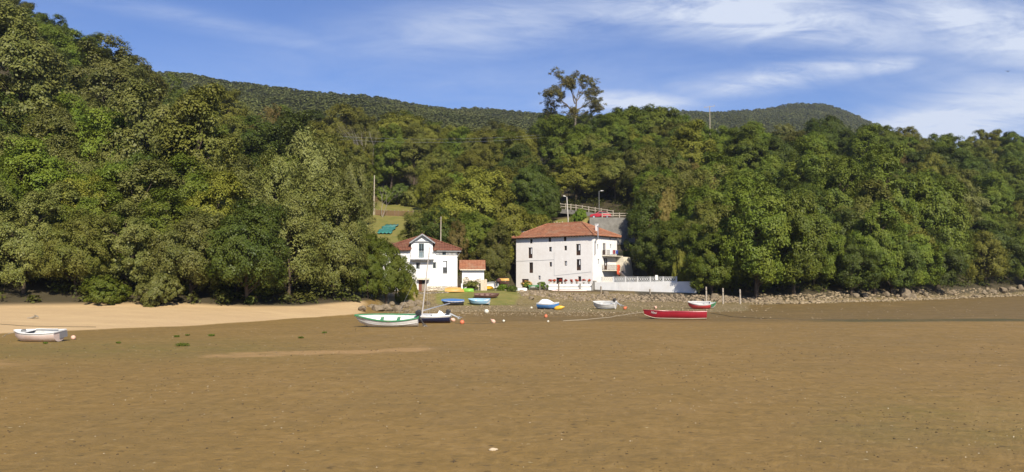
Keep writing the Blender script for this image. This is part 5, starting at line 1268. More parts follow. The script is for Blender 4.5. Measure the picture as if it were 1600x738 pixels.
# dark sailing boat behind it
t, O, I = boat('sailing_boat', 'navy sailing boat with bare white mast, aground behind the green and white boat', 660, 66.2, 178, 4.9, 1.85, .66, [ANTIF, BNAVY, BW, BW], roll=-4, gun=BW, tr=.66, bow_up=.12, floor=.30, gw=.10, bands=((.42, 0), (.86, 1), (1.1, 2)), rake=.3)
m = MB()
for i in range(10, 18): m.poly([(O[i][-1][0], O[i][-1][1] - .02, O[i][-1][2] + .01), (O[i+1][-1][0], O[i+1][-1][1] - .01, O[i+1][-1][2] + .01), (O[i+1][-1][0], -O[i+1][-1][1] + .01, O[i+1][-1][2] + .01), (O[i][-1][0], -O[i][-1][1] + .02, O[i][-1][2] + .01)])
m.build('foredeck', BW, t)
mast_top = (O[9][0][0] - .75, .55, 6.6); ft = (O[9][0][0] + .05, 0, .3)
m = MB(); m.tube([ft, tuple(Vector(ft).lerp(Vector(mast_top), .5)), mast_top], [.06, .055, .035], 8); mo = m.build('mast', paint('mast_paint', (.50,.46,.42), (.42,.38,.34)), t)
m = MB(); m.tube([(ft[0] - .02, .02, 1.05), (ft[0] - 2.55, .5, 1.78)], [.05, .045], 8); m.build('boom', STEEL, t)
m = MB()
for q in ((O[16][-1][0], 0, .72), (O[7][-1][0], .85, .68), (O[7][-1][0], -.85, .68)): m.tube([mast_top, q], .007, 4)
m.build('stay', STEEL, mo)
m = MB(); bx_ = O[2][0][0]; m.add([(bx_ - .1, -.4, .66), (bx_ + .6, -.35, .68), (bx_ + .4, 0, 1.1), (bx_ + .6, .35, .68), (bx_ - .1, .4, .66), (bx_ + .2, 0, 1.0)], [(0,1,2,5), (5,2,3,4), (1,3,2), (0,5,4)]); m.build('sail_cover', CLOTH_W, t)
m = MB(); m.box(O[6][0][0], O[9][0][0], -.7, .7, .69, .73); m.build('thwart', BW, t)
outboard(t, O[0][0][0] - .02, .62, 62, BLACK, GREYP, 1.2)
# long red rowing boat
t, O, I = boat('rowing_boat', 'long red rowing boat with white waterline and small white name at its bow', 1054.5, 72.6, 168, 5.75, 1.65, .72, [ANTIF, BRED, BRED, BDARK], roll=1, gun=BRED, thw=BBROWN, n_thw=3, tr=.62, bow_up=.18, sheer=.1, floor=.14, gw=.07, bands=((.30, 0), (1.1, 1)), rake=.08, flat=.55)
m = MB()
for sgn in (1, -1): m.tube([(p[3][0], sgn * (p[3][1] + .006), p[3][2] - .02) for p in O], .022, 4)
m.build('waterline', BCREAM, t)
fc = bpy.data.curves.new('name_text', 'FONT'); fc.body = 'Naui'; fc.size = .30; fc.extrude = .004; fc.shear = .25
fo_ = bpy.data.objects.new('name_text', fc); COL.objects.link(fo_); dg = bpy.context.evaluated_depsgraph_get(); me = bpy.data.meshes.new_from_object(fo_.evaluated_get(dg)); bpy.data.objects.remove(fo_)
tx = bpy.data.objects.new('name', me); COL.objects.link(tx); me.materials.clear(); me.materials.append(BW)
i0, i1 = 16, 14; pa_, pb_ = Vector(O[i0][-3]), Vector(O[i1][-3]); pa_t, pb_t = Vector(O[i0][-1]), Vector(O[i1][-1])
ex = (pb_ - pa_).normalized(); up_ = ((pa_t - pa_).normalized()); ez_ = ex.cross(up_).normalized(); up_ = ez_.cross(ex)
out_ = ez_ if ez_.y > 0 else -ez_
tx.parent = t; tx.matrix_local = Matrix(((ex.x, up_.x, ez_.x, pa_.x + out_.x * .05), (ex.y, up_.y, ez_.y, pa_.y + out_.y * .05), (ex.z, up_.z, ez_.z, pa_.z - .02), (0, 0, 0, 1)))
# small boats on the foreshore
t, O, I = boat('dinghy', 'small dinghy under a blue tarpaulin below the rubble yard wall', 708, 100.5, 186, 2.75, 1.45, .62, [BDARK, BDARK, BCREAM, BDARK], roll=-6, tr=.7, bow_up=.15)
m = MB(); ridge = [(p[-1][0] * 1.04, 0, p[-1][2] + .12 + .16 * math.sin(i / 18 * 3.14)) for i, p in enumerate(O)]
for sgn in (1, -1):
    for i in range(18):
        e = lambda k: (O[k][-1][0] * 1.04, sgn * (O[k][-1][1] + .06), O[k][-1][2] - .10 + .02 * math.sin(k * 2.3))
        m.poly([e(i), e(i+1), ridge[i+1], ridge[i]][::sgn])
m.build('tarpaulin', BTARP, t, True)
t, O, I = boat('dinghy', 'pale blue dinghy with white stern and dark bottom at the lawn\'s lower edge', 749, 101.2, 168, 2.75, 1.4, .66, [BDARK, BLBLUE, BLBLUE, BLBLUE], roll=-14, gun=BLBLUE, thw=BW, n_thw=2, tr=.75, bands=((.55, 0), (1.1, 1)))
m = MB(); m.box(O[0][0][0] - .03, O[0][0][0] + .45, -.5, .5, .3, .64); m.build('stern_locker', BW, t)
boat('rowing_boat', 'old brown wooden rowing boat with open thwarts on the lawn', 760, 106.5, 5, 3.35, 1.35, .5, [BBROWN] * 3 + [pm('worn_inside', (.22, .14, .11), (.14, .085, .065), 5, .8)], roll=16, gun=BBROWN, thw=BBROWN, n_thw=3, tr=.5, bow_up=.25)
t, O, I = boat('motor_boat', 'navy and blue boat under a white cover, behind a yellow float', 857, 94.5, -28, 2.75, 1.35, .72, [BNAVY, BBLUE, BW, BW], roll=4, gun=BW, tr=.75, bow_up=.25, bands=((.45, 0), (.9, 1), (1.1, 2)))
m = MB()
for sgn in (1, -1):
    for i in range(1, 13):
        for j in range(4):
            def e(k, q): a = q / 4 * math.pi / 2; h_ = .55 * math.sin(min(1, (k - .5) / 4) * 1.57) * math.cos(max(0, (k - 7) / 6) * 1.5); return (O[k][-1][0], sgn * (O[k][-1][1] + .02) * math.cos(a), O[k][-1][2] - .02 + h_ * math.sin(a))
            m.poly([e(i, j), e(i+1, j), e(i+1, j+1), e(i, j+1)][::sgn])
m.build('cover', CLOTH_W, t, True)
m = MB(); m.lathe([(.001, -.62), (.17, -.55), (.26, -.3), (.27, .05), (.2, .35), (.05, .62), (.06, .68), (.001, .69)], 14); x = P(873.5, 476, 92.2).x
o = m.build('float', BYEL, None, True, loc=(x, 92.2, tz(x, 92.2) + .26), rot=(0, R(80), R(-12))); tag(o, 'big yellow cone-shaped float in front of the white-covered boat', 'float')
t, O, I = boat('motor_boat', 'white motor boat with outboard, lying below the end of the flower-pot wall', 945, 94.2, 156, 2.75, 1.5, .78, [BGREY, BW, BW, BGREY], roll=-14, gun=BW, thw=BW, n_thw=2, tr=.85, bow_up=.2, bands=((.35, 0), (1.1, 1)), gw=.09)
outboard(t, O[0][0][0] - .03, .78, 50, BDARK, GREYP, 1.2)
m = MB()
for sgn in (1, -1): m.tube([(p[5][0], sgn * (p[5][1] + .02), p[5][2]) for p in O], .03, 5)
m.build('rubbing_strake', GREYP, t)
t, O, I = boat('dinghy', 'red and white dinghy with open grey inside, right of the sea wall\'s end', 1092, 94.2, 172, 2.6, 1.45, .74, [BGREY, BRED, BW, BGREY], roll=-14, gun=BW, thw=BGREY, n_thw=2, tr=.7, bow_up=.22, bands=((.36, 0), (.88, 1), (1.1, 2)), gw=.08)
BRED2 = paint('boat_coral_red', (.52, .055, .055), (.42, .04, .045), .45); [c for c in t.children if c.name.startswith('hull')][0].data.materials[1] = BRED2
t, O, I = boat('dinghy', 'green and white dinghy lying against the red and white one', 1104, 95.9, 15, 2.3, 1.2, .62, [BW, BW, BGREEN, BGREY], roll=10, gun=BGREEN, tr=.7, bow_up=.3, bands=((.6, 0), (1.1, 2)), gw=.06)
# upturned and stored boats
def upturned(name, label, px, Y, heading, L, B, D, mats, z=None, z_off=0, gun=None, lift=0, **k):
    x = P(px, 440, Y).x; zz = (tz(x, Y) if z is None else z) + z_off; t = thing(name, label, 'boat', (x, Y, zz), (0, 0, R(heading)))
    m, O, I = hull_mesh(L, B, D, **k); top = max(v[2] for v in m.v); Mx = Matrix.Rotation(math.pi, 4, 'X') @ Matrix.Translation((0, 0, -D * 1.02)); m.v = [tuple(Mx @ Vector(v)) for v in m.v]; m.build('hull', mats, t, True)
    if gun: g = MB(); [g.tube([tuple(Mx @ Vector((p[-1][0], s * (p[-1][1] + .01), p[-1][2]))) for p in O], .035, 5) for s in (1, -1)]; g.build('gunwale', gun, t)
    g = MB(); g.tube([tuple(Mx @ Vector((p[0][0], 0, p[0][2] - .015))) for p in O[2:-2]], .025, 5); g.build('keel', gun or mats[0], t)
    return t
upturned('dinghy', 'ochre yellow dinghy turned upside down on the rubble yard wall', 710, 110.3, 4, 2.7, 1.25, .58, [BOCHRE] * 4, z=1.86, gun=BOCHRE, tr=.8, bow_up=.05)
upturned('kayak', 'lime green kayak upside down beside the ochre upturned dinghy', 730, 111.2, 172, 1.9, .8, .42, [LIME] * 4, gun=LIME, tr=.3, bow_up=.05, double=True)
upturned('dinghy', 'small white dinghy turned upside down on the grass left of the big house', 814.5, 117.0, 178, 1.75, .95, .42, [BW] * 4, gun=BW, tr=.8, bow_up=.05)
t = upturned('rowing_skiff', 'long slim white skiff with dark red edge, upside down along the terrace wall', 889, 123.2, 178, 5.6, .7, .36, [BPINK, BPINK, ANTIF, ANTIF], z=tz(P(889, 440, 123.2).x, 123.2) - .05, gun=ANTIF, tr=.4, bow_up=.02, bands=((.75, 0), (1.1, 2)))
t, O, I = boat('dinghy', 'white dinghy propped on its side between board screen and boat rack', 768.5, 117.5, 155, 2.5, 1.1, .5, [BW] * 4, roll=-62, gun=BGREY, tr=.7, z_off=.25)
boat('kayak', 'small yellow kayak leaning below the propped white dinghy', 763.5, 116.4, 150, 1.8, .6, .32, [BYEL] * 4, roll=-40, gun=BYEL, tr=.3, double=True, z_off=.15)
p = G(782, 116.8); rk = thing('boat_rack', 'grey wooden rack of posts carrying stored boats between the houses', 'rack', p)
for (x, y) in ((-.75, 0), (-.75, .9), (.75, 0), (.75, .9)): m = MB(); m.box(x - .08, x + .08, y - .08, y + .08, -.3, 1.3); m.build('post', GREYWOOD, rk)
for x in (-.75, .75): m = MB(); m.box(x - .06, x + .06, -.25, 1.15, 1.302, 1.42); m.build('beam', GREYWOOD, rk)
upturned('canoe', 'brown canoe stored upside down at the left of the boat rack', 779.5, 117.0, 80, 1.9, .75, .40, [BBROWN] * 4, z=p.z + 1.40, gun=BBROWN, tr=.3, double=True)
upturned('canoe', 'ochre canoe stored upside down on top of the boat rack', 786, 117.3, 168, 1.9, .75, .40, [BOCHRE] * 4, z=p.z + 1.44, gun=BBROWN, tr=.3, double=True)
boat('canoe', 'dark red canoe lying across the front of the boat rack', 786.5, 116.6, 172, 1.6, .55, .32, [ANTIF] * 4, gun=ANTIF, tr=.3, double=True, z=p.z + .95)

# ---------------------------------------------------------------- buoys, posts, ropes
def buoy(label, px, py, r, mat, kind='ball'):
    x, Y, zg = on_ground(px, py + r * .9); R_ = r * Y / F_PX; m = MB()
    if kind == 'ball': prof = [(.001, -1), (.38, -.92), (.71, -.71), (.92, -.38), (1, 0), (.92, .38), (.71, .71), (.38, .92), (.2, 1.0), (.2, 1.22), (.08, 1.26), (.001, 1.26)]
    else: prof = [(.001, -1.2), (.3, -1.15), (.8, -.75), (1, -.1), (.92, .4), (.5, 1.0), (.18, 1.5), (.18, 1.75), (.001, 1.78)]
    m.lathe([(a * R_, b * R_) for a, b in prof], 16); e = MB(); tl = random.uniform(.5, 1.5); az = random.uniform(0, 6.28)
    t = thing('mooring_buoy', label, 'buoy', (x, Y, zg + R_ * .82), (tl, 0, az), 'mooring buoys on the flats'); m.build('float', mat, t, True)
    top = (1.32 if kind == 'ball' else 1.85) * R_; e.ring((0, 0, top), (1, 0, 0), (0, 0, 1), R_ * .17, R_ * .05, 10, R_ * .1); e.build('eye', IRON, t); return t
BUOY_O = paint('buoy_orange', (.62, .17, .075), (.52, .13, .06), .5); BUOY_W = paint('buoy_white', (.68, .64, .52), (.58, .53, .42), .5); BUOY_P = paint('buoy_faded_pink', (.66, .42, .31), (.56, .34, .25), .6)
buoy('faded pink buoy beside the pink-white dinghy', 114.5, 527.5, 3.6, BUOY_P, 'pear'); buoy('orange-red buoy on the mud right of the sailing boat\'s stern', 722, 503.5, 3.6, BUOY_O)
buoy('large white ball buoy below the pale blue dinghy', 760.3, 486.6, 3.7, BUOY_W); buoy('tan pear-shaped buoy between orange-red buoy and small cream buoy', 770.8, 502.2, 3.2, BUOY_P, 'pear'); buoy('small cream buoy right of the tan one', 787, 501.6, 1.9, BUOY_W)
buoy('small white buoy on the stones left of the covered blue boat', 830.5, 481, 1.7, BUOY_W); buoy('orange buoy on stones below the yellow float', 853, 494, 2.7, BUOY_O, 'pear'); buoy('small white buoy just below the orange buoy on the stones', 856.5, 502.4, 1.7, BUOY_W)
buoy('orange buoy right of the white motor boat', 976.5, 481.5, 2.6, BUOY_O, 'pear'); buoy('pale orange buoy on mud above the red boat\'s bow', 1024, 480.8, 2.6, BUOY_P, 'pear'); buoy('cream buoy at the foot of the red and white dinghy', 1105, 481.2, 1.7, BUOY_W)
buoy('upper orange buoy of two beside the green and white dinghy', 1116.5, 473.5, 2.2, BUOY_P); buoy('lower orange buoy of two beside the green and white dinghy', 1115, 478, 2.4, BUOY_O)
buoy('faded orange fender lying at the sailing boat\'s stern', 708, 500, 3.2, BUOY_P, 'pear')
def mpost(label, px, y0, y1, Y, w=.2):
    a = P(px, y1, Y); h = P(px, y0, Y).z - a.z; m = MB(); m.tube([(0, 0, -.6), (.01, 0, h * .5), (0, .01, h)], [w * .62, w * .56, w * .52], 8, 0); m.lathe([(w * .52, 0), (w * .4, .05), (.001, .06)], 8, 0, (0, .01, h)); b = bpy.data.materials.get('mooring_post_wood') or pm('mooring_post_wood', (.46, .40, .32), (.28, .235, .18), 5, .9, .4, .1, stretch=(6, 6, 1), dirt=((.12, .10, .06), .5))
    t = thing('mooring_post', label, 'post', a, 0, 'mooring posts at the shore'); m.build('post_shaft', b, t); q = MB(); q.ring((0, 0, h * .72), (1, 0, 0), (0, 1, 0), w * .6, .025, 10, .06); q.build('rope_ring', ROPE_DARK, t)
mpost('mooring post at the sea wall\'s end, leftmost of three', 1103.5, 449, 465, 110.5); mpost('mooring post standing in the rubble, middle of three', 1129.8, 451, 474, 107.2); mpost('mooring post right of the rubble, rightmost of three', 1156.6, 453, 475.5, 106.5)
def stake(label, px, y0, y1, Y, w=.09):
    a = P(px, y1, Y); h = P(px, y0, Y).z - a.z; m = MB(); m.box(-w, w, -w, w, -.5, h); m.lathe([(w * 1.2, 0), (w * .8, .06), (.001, .1)], 4, 0, (0, 0, h)); tag(m.build('stake', GREYWOOD, None, loc=a, rot=(0, 0, .4)), label, 'stake', 'stakes on the rock bank')
stake('grey stake before the big house\'s second door', 873, 443, 456, 121.6); stake('short grey stake before the sea wall\'s left end', 939, 448, 457.5, 121.2); stake('short dark stake before the middle of the sea wall', 1015.5, 452.5, 459, 118.2); stake('thin grey stake in front of the pink hydrangea', 843.5, 443, 455, 121.4, .06)
def rope(label, pix, r=.022, mat=ROPE, name='mooring_rope'):
    pts = []
    for i, (px, py) in enumerate(pix):
        pts.append(on_ground(px, py) + Vector((0, 0, r * .6)))
    dense = []
    for a, b in zip(pts, pts[1:]):
        for k in range(8): q = a.lerp(b, k / 8); q.x += .12 * math.sin(q.y * 1.7 + k); q.z = tz(q.x, q.y) + r * .6; dense.append(q)
    m = MB(); m.tube(dense + [pts[-1]], r, 5); tag(m.build(name, mat), label, 'rope', 'ropes on the flats')
rope('pale mooring rope running left from the red boat\'s bow', [(1006, 488), (985, 491), (955, 496), (915, 500), (880, 502)], .03); rope('dark weedy rope on the mud right of the red boat', [(1112, 490), (1145, 495.5), (1200, 498.5), (1262, 499.5), (1340, 499.5)], .03, ROPE_DARK)
rope('dark rope lying across the sand beach above the pink-white dinghy', [(0, 507), (40, 510), (90, 511), (150, 511.5)], .025, ROPE_DARK); rope('slack rope on the mud from the orange-red buoy towards the tan buoys', [(712, 506), (742, 506.5), (760, 506), (790, 503.5)], .025, ROPE_DARK)
rope('short rope from the pink-white dinghy\'s bow to the left', [(23, 519), (15, 522), (4, 526)], .02)

# ---------------------------------------------------------------- rocks and stones
def rock_proto(seed, n=2):
    b = bmesh.new(); bmesh.ops.create_icosphere(b, subdivisions=n, radius=1); g = random.Random(seed); o = Vector((g.uniform(0, 90), g.uniform(0, 90), 0)); pl = [Vector((g.gauss(0, 1), g.gauss(0, 1), g.gauss(0, .8))).normalized() for _ in range(7)]
    for v in b.verts:
        c = v.co.copy(); k = 1 + .35 * noise.noise(c * .9 + o) + .16 * noise.noise(c * 2.3 + o); c *= k
        for p in pl:
            e = c.dot(p) - .72
            if e > 0: c -= p * e * .85
        v.co = c
    return b
ROCKS = []
for s in range(6):
    b = rock_proto(s, 3); me = bpy.data.meshes.new('boulder'); b.to_mesh(me); b.free(); me.materials.append(ROCK); ROCKS.append(me)
g = random.Random(31)
def boulder(px, py, w, label, group, hgt=.62, zadd=0.):
    x, Y, zg = on_ground(px, py + w * .22); r = w * Y / F_PX / 2; o = bpy.data.objects.new('boulder', ROCKS[g.randrange(6)]); COL.objects.link(o); o.location = (x, Y, zg + r * hgt * .45 + zadd); o.scale = (r * g.uniform(.95, 1.1), r * g.uniform(.7, 1.0), r * hgt * g.uniform(.85, 1.15)); o.rotation_euler = (g.uniform(-.25, .25), g.uniform(-.25, .25), g.uniform(0, 6.28)); tag(o, label, 'rock', group)
on = ['first', 'second', 'third', 'fourth', 'fifth', 'sixth', 'seventh', 'eighth', 'ninth', 'tenth', 'eleventh', 'twelfth', 'thirteenth', 'fourteenth', 'fifteenth', 'sixteenth']
RB = [(1337, 461, 12), (1352, 462, 13), (1384, 460, 12), (1396, 456.5, 13), (1402, 462, 11), (1412, 459.5, 24), (1426, 463, 16), (1437, 456, 12), (1446, 461, 11), (1486, 457, 13), (1527, 463, 10), (1537, 457, 12), (1552, 456, 11), (1566, 453.5, 15), (1580, 452, 13), (1594, 449.5, 14)]
for i, (px, py, w) in enumerate(RB): boulder(px, py, w, 'largest pale boulder on the right shore below yellow-tinged oak' if i == 5 else f'boulder on the right shore under the oaks, {on[i]} from left', 'boulders along the right shore', .75)
LB_ = [(566, 482, 20), (580, 478, 12), (590, 481, 22), (604, 480, 26), (620, 482, 20), (631, 477, 18), (642, 474, 20), (655, 472, 18), (668, 473, 14), (612, 474, 14), (650, 482, 14), (636, 486, 12)]
for i, (px, py, w) in enumerate(sorted(LB_)): boulder(px, py, w, f'tan rock on the shore below the small house\'s tree, {on[i]} from left', 'rocks below the tree', .62)
CB = [(947, 459, 13), (905, 467, 10), (966, 468, 9), (1031, 466, 9), (1056, 462, 9), (1116, 463, 14), (1135, 465, 11), (830, 466, 10), (1176, 470, 10), (860, 462, 9)]
for i, (px, py, w) in enumerate(sorted(CB)): boulder(px, py, w, f'bigger rock in the rubble bank below the white walls, {on[i]} from left', 'bigger rocks in the bank', .75)
# stones by the thousand: rubble bank, stony foreshore, shells and mud crumbs
def scatter_mesh(name, pts, sizes, mat, seed, flat=.6, sub=1):
    g2 = np.random.default_rng(seed); protos = []
    for s in range(5):
        b = rock_proto(100 + s + seed, sub); b.verts.ensure_lookup_table(); protos.append((np.array([v.co[:] for v in b.verts]), np.array([[v.index for v in f.verts] for f in b.faces]))); b.free()
    V, F, off = [], [], 0
    for p, s in zip(pts, sizes):
        pv, pf = protos[g2.integers(5)]; a = g2.uniform(0, 6.28); c, d = math.cos(a), math.sin(a); q = pv * np.array([1, g2.uniform(.6, 1), flat * g2.uniform(.6, 1.2)]) * s
        V.append(np.stack([q[:, 0] * c - q[:, 1] * d, q[:, 0] * d + q[:, 1] * c, q[:, 2]], -1) + p); F.append(pf + off); off += len(pv)
    o = bpy.data.objects.new(name, np_mesh(name, np.concatenate(V), np.concatenate(F), mat)); COL.objects.link(o); return tag(o, kind='stuff')
g2 = np.random.default_rng(8)
def field(n, p0, p1, ya, yb, dens=None):
    px = p0 + (p1 - p0) * g2.random(n); t = g2.random(n); y = np.interp(px, *ya) * (1 - t) + np.interp(px, *yb) * t; x = U(px) * y
    if dens is not None: k = g2.random(n) < dens(px, y, x, t); px, y, x = px[k], y[k], x[k]
    return np.stack([x, y, terrain(x, y)], -1)
# rubble bank
xs_ = np.array([805, 830, 880, 960, 1087, 1180, 1262]); b0 = np.array([108, 113, 114.3, 115, 110, 110.5, 111.5]); b1_ = np.array([113, 117.5, 119, 120.2, 115, 114, 113.5])
pt = field(2100, 808, 1215, (xs_, b0), (xs_, b1_)); sz = .07 + .22 * g2.random(len(pt)) ** 1.6 * (1 + (g2.random(len(pt)) < .1) * .8); pt[:, 2] += sz * .02
scatter_mesh('bank_rubble', pt, sz, BANKSTONE, 1, .75, 2)
# right shore stones
rb0 = (np.array([1180, 1262, 1400, 1500, 1600, 1700]), np.array([106, 108, 119, 133, 150, 170])); rb1 = (np.array([1180, 1262, 1400, 1500, 1600, 1700]), np.array([116, 117, 131, 147, 165.5, 190]))
pt = field(2600, 1180, 1660, rb0, rb1); sz = g2.uniform(.07, .30, len(pt)) * (1 + (g2.random(len(pt)) < .06) * 1.0); pt[:, 2] += sz * .15
scatter_mesh('shore_stones', pt, sz, PEBBLE, 2, .6, 2)
# stony foreshore before the houses
c0 = (np.array([560, 640, 720, 900, 1100, 1200]), np.array([79, 82, 78, 76, 80, 90])); c1 = (np.array([560, 640, 720, 900, 1100, 1200]), np.array([88, 106, 101, 113, 109, 109]))
pt = field(9000, 560, 1200, c0, c1, lambda px, y, x, t: np.clip(.12 + .9 * smooth01((wob(x, y * 2.2, .21) + .15) / .5) * (1 - .5 * t), 0, 1) * smooth01((px - 560) / 80) * (1 - .8 * smooth01((px - 1020) / 120)))
sz = g2.uniform(.035, .13, len(pt)) * (1 + (g2.random(len(pt)) < .05) * 1.2); pt[:, 2] += sz * .15; scatter_mesh('foreshore_stones', pt, sz, PEBBLE, 3, .55, 1)
pt = field(420, 1080, 1560, (np.array([1080, 1600]), np.array([71, 73])), (np.array([1080, 1250, 1600]), np.array([98, 104, 140])), lambda px, y, x, t: .25 + .75 * (wob(x, y * 2, .15) > .25)); sz = g2.uniform(.04, .14, len(pt)); scatter_mesh('scattered_stones', pt, sz, PEBBLE, 4, .5, 1)
# shells and crumbs on the near flats
pt = field(2200, -80, 1680, (np.array([0, 1600]), np.array([12, 12])), (np.array([0, 1600]), np.array([58, 66])), lambda px, y, x, t: .25 + .75 * smooth01((wob(x, y, .35) - .1) / .4)); sz = g2.uniform(.008, .022, len(pt)) * (1 + pt[:, 1] / 70); scatter_mesh('shells', pt, sz, SHELL, 5, .5, 1)
pt = field(12000, -80, 1680, (np.array([0, 1600]), np.array([12, 12])), (np.array([0, 1600]), np.array([46, 46])), lambda px, y, x, t: .2 + .8 * smooth01((wob(x + 20, y, .3) - .05) / .4) * (.35 + .65 * smooth01((px - 500) / 700))); sz = (.007 + .034 * g2.random(len(pt)) ** 2.5) * (.7 + pt[:, 1] / 60); scatter_mesh('mud_crumbs', pt, sz, CRUMB, 6, .7, 1)
# one pale stone near the viewer, driftwood, weed
p = on_ground(770.5, 705); b = rock_proto(55, 3); me = bpy.data.meshes.new('stone'); b.to_mesh(me); b.free(); me.materials.append(pm('pale_stone', (.62, .50, .35), (.50, .39, .26), 7, .9, .4, .1)); o = bpy.data.objects.new('stone', me); COL.objects.link(o); o.location = p + Vector((0, 0, .02)); o.scale = (.10, .06, .045); o.rotation_euler = (0, 0, .3); tag(o, 'lone pale stone on the bare mud in the foreground', 'stone')
p = on_ground(54, 498.5); m = MB(); m.tube([(-.6, 0, .03), (-.2, .05, .10), (.15, 0, .22), (.3, .03, .12)], [.05, .08, .09, .04], 7); m.tube([(0, 0, .12), (.1, -.1, .3), (.05, -.2, .34)], [.05, .035, .015], 6); tag(m.build('driftwood', BARK_PALE, None, loc=p), 'knotted driftwood on the sand beach above the pink-white dinghy', 'driftwood')
WEED = leaf_mat('green_weed', (.050, .082, .014), (.100, .125, .030), None, .2)
def tuft(px, py, w, label, h=.10, group='weed tufts on the flats'):
    p = on_ground(px, py); r = w * p.y / F_PX / 2; gg = np.random.default_rng(int(px)); n = 40; c = np.clip(gg.normal(size=(n, 3)), -1.3, 1.3) * np.array([r * .42, r * .2, 0]) + np.array([0, 0, h * .5]); v = leaf_cloud(c, np.full(n, min(.16, r * .5)), 16, .035, np.tile([0, 0, 1.], (n, 1)), gg, .5); v[:, 2] = np.abs(v[:, 2])
    o = bpy.data.objects.new('weed_tuft', np_mesh('weed_tuft', v, quads_of(v), WEED)); COL.objects.link(o); o.location = p; tag(o, label, 'weed', group)
tuft(285, 541, 26, 'widest green weed tuft on the mud below the beach', .14)
for px, py, w, l in ((71, 537.5, 7, 'tiny green weed tuft just below the pink-white dinghy'), (276, 527, 8, 'small weed tuft right above the widest green tuft'), (293, 525, 6, 'weed tuft up and right of the widest green tuft'), (330, 525.5, 10, 'pale weed tuft, right of the tufts below the beach'), (185, 537, 7, 'lone weed tuft between dinghy and the widest green tuft'), (507, 521, 8, 'weed tuft left of the green and white boat, near its bow'), (470, 529, 8, 'weed tuft on the mud left of the boats, below the sand\'s tip')): tuft(px, py, w, l, .12)
# thin twigs stuck in the mud
for px, py, h, l in ((507, 524, .35, 'thin twig in the mud left of the green and white boat'), (555, 519, .4, 'thin twig in the mud below the green and white boat\'s bow'), (708, 724, .12, 'small forked twig in the foreground mud')):
    p = on_ground(px, py); m = MB(); m.tube([(0, 0, -.05), (.02, 0, h * .6), (-.04, 0, h)], [.008, .006, .003], 5); m.tube([(.015, 0, h * .4), (.1, .02, h * .75)], [.005, .002], 4); tag(m.build('twig', BARK, None, loc=p), l, 'twig')

# ---------------------------------------------------------------- branching trees: the skyline eucalyptus, bare trees
def branching(m, p, d, L, r, depth, g, tips, spread=.55, up=.25, seg=3):
    pts = [p]; rad = [r]; q = p.copy(); dd = d.copy()
    for i in range(seg):
        dd = (dd + Vector((g.gauss(0, .12), g.gauss(0, .12), g.gauss(0, .08) + up * .12))).normalized(); q = q + dd * L / seg; pts.append(q.copy()); rad.append(r * (1 - .38 * (i + 1) / seg))
    m.tube(pts, rad, 6 if depth > 1 else 4, cap=depth == 0)
    if depth == 0 or r < .02: tips.append((q, dd)); return
    for k in range(g.choice((2, 3))):
        a = g.uniform(0, 6.28); ax = dd.orthogonal().normalized(); bx = dd.cross(ax); nd = (dd + (ax * math.cos(a) + bx * math.sin(a)) * g.uniform(spread * .6, spread * 1.4)).normalized()
        branching(m, q if k else q - dd * L * .1, nd, L * g.uniform(.62, .85), rad[-1] * g.uniform(.6, .8), depth - 1, g, tips, spread, up, seg)
        if depth <= 3: tips.append((q, dd))
gE = random.Random(14); pE = Vector((U(899) * 238, 238, tz(U(899) * 238, 238))); topE = P(890, 107, 238).z - pE.z
eu = thing('eucalyptus_tree', 'tall sparse eucalyptus on the skyline above the big house, sky showing through', 'tree', pE)
m = MB(); tips = []; base = topE - 14.4
m.tube([(0, 0, -.5), (.1, 0, base * .5), (0, 0, base)], [.55, .48, .42], 9)
for st_, dr, L_, r_, dp in ((Vector((0, 0, base)), Vector((.12, 0, 1)), 4.2, .30, 5), (Vector((-.1, 0, base - .6)), Vector((-.62, .1, .8)), 4.0, .26, 4), (Vector((.1, 0, base + .4)), Vector((.85, -.1, .6)), 3.8, .22, 4), (Vector((.05, 0, base + 3)), Vector((-.3, .3, .9)), 4.0, .2, 4), (Vector((.3, 0, base + 3.5)), Vector((.5, .2, .8)), 3.6, .18, 3), (Vector((-.2, 0, base + 1.2)), Vector((-.8, -.2, .5)), 3.0, .16, 3), (Vector((.2, 0, base + 1.0)), Vector((.9, .2, .3)), 3.0, .16, 3), (Vector((-.1, 0, base - .8)), Vector((-.95, -.1, .22)), 3.4, .15, 3), (Vector((.1, 0, base - .6)), Vector((.95, .1, .15)), 3.4, .15, 3), (Vector((0, 0, base - .3)), Vector((.2, -.9, .2)), 2.6, .13, 3), (Vector((0, 0, base - 1.2)), Vector((-.5, -.7, .1)), 2.4, .12, 2)):
    branching(m, st_, dr.normalized(), L_, r_, dp, gE, tips, .55, .2)
zs = max(t[0].z for t in tips); sc_ = (topE - base) / (zs - base); m.v = [(x, y, z if z < base else base + (z - base) * sc_) for x, y, z in m.v]
m.v = [(x * (1.0 + .14 * max(0, min(1, (z - base + 2) / 4))), y, z) for x, y, z in m.v]
m.build('trunk', pm('eucalyptus_bark', (.17, .14, .115), (.085, .07, .055), 3, .9), eu, True)
cc = np.array([(q.x, q.y, q.z if q.z < base else base + (q.z - base) * sc_) for q, d_ in tips if q.z > base - 3]); gg = np.random.default_rng(4); cc = cc[gg.random(len(cc)) < .85]
cc[:, 0] *= 1.0 + .14 * np.clip((cc[:, 2] - base + 2) / 4, 0, 1)
print('euca tips', len(cc), cc.min(0), cc.max(0))
c2 = (cc[:, None] + gg.normal(size=(len(cc), 2, 3)) * np.array([.5, .5, .35])).reshape(-1, 3)
v = leaf_cloud(c2, gg.uniform(.35, .85, len(c2)), 30, .18, np.tile([0, 0, .4], (len(c2), 1)), gg, .7); o = bpy.data.objects.new('crown', np_mesh('crown', v, quads_of(v), LEAF['euca'])); COL.objects.link(o); o.parent = eu
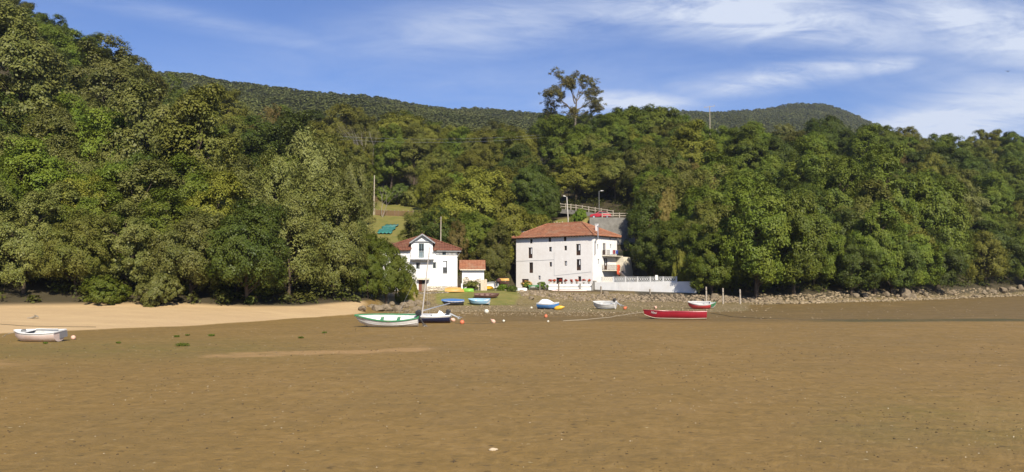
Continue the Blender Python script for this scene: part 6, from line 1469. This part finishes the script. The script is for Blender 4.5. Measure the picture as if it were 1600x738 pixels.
def bare(label, px, Y, top, r0, seed, mat, depth=5, spread=.5, dirs=((0, 0, 1),)):
    p = GP(px, Y); h = P(px, top, Y).z - p.z; t = thing('bare_tree', label, 'tree', p, 0, 'bare trees on the slope'); m = MB(); tp = []; gb = random.Random(seed)
    for d in dirs: branching(m, Vector((0, 0, -.3)), Vector(d).normalized(), 3.2, r0, depth, gb, tp, spread, .35)
    k = h / max(v[2] for v in m.v); m.v = [tuple(c * k for c in v) for v in m.v]; m.build('trunk', mat, t, True); return t
PALEBARK = pm('grey_bare_wood', (.30, .265, .21), (.19, .165, .13), 5, .9)
bare('bare pale-branched tree beside the tall utility pole', 597, 184, 286, .10, 3, PALEBARK, 5, .5, ((-.2, 0, 1), (.35, 0, 1)))
bare('bare stems of a leafless tree among the yellow-green trees', 576, 222, 196, .10, 6, PALEBARK, 5, .38, ((-.15, 0, 1), (.2, 0, 1), (0, .1, 1)))

# ---------------------------------------------------------------- bird over the right hill
p = P(1574.5, 112, 170); m = MB(); m.tube([(-.28, 0, 0), (-.1, 0, .03), (.14, 0, .03), (.27, 0, .05)], [.02, .075, .07, .03], 8); br = thing('bird', 'small dark bird flying in the sky at the far right', 'bird', p, (R(12), 0, R(25))); m.build('body', BLACK, br, True)
for s in (-1, 1): m = MB(); m.add([(.1, s * .04, .05), (-.12, s * .04, .05), (-.16, s * .34, .16), (.06, s * .36, .18), (-.18, s * .72, .10), (-.06, s * .74, .11)], [(0,1,2,3), (3,2,4,5)]); w = m.build('wing', BLACK, br); w.modifiers.new('t', 'SOLIDIFY').thickness = .012

for o in SC.objects:
    if o.parent is None and o.get('category') and not o.get('kind'): o['kind'] = 'thing'

# ---------------------------------------------------------------- the air between here and the far hills
m = MB(); m.box(-4200, 3500, -60, 2640, -8, 400)
hz = NB('hillside_haze'); pv_ = hz.n('ShaderNodeVolumePrincipled'); pv_.inputs['Color'].default_value = (.80, .87, 1.0, 1); pv_.inputs['Density'].default_value = .00011; pv_.inputs['Anisotropy'].default_value = .2
hz.l(pv_.outputs[0], hz.out.inputs['Volume'])
o = m.build('haze', hz.mat); tag(o, kind='stuff')
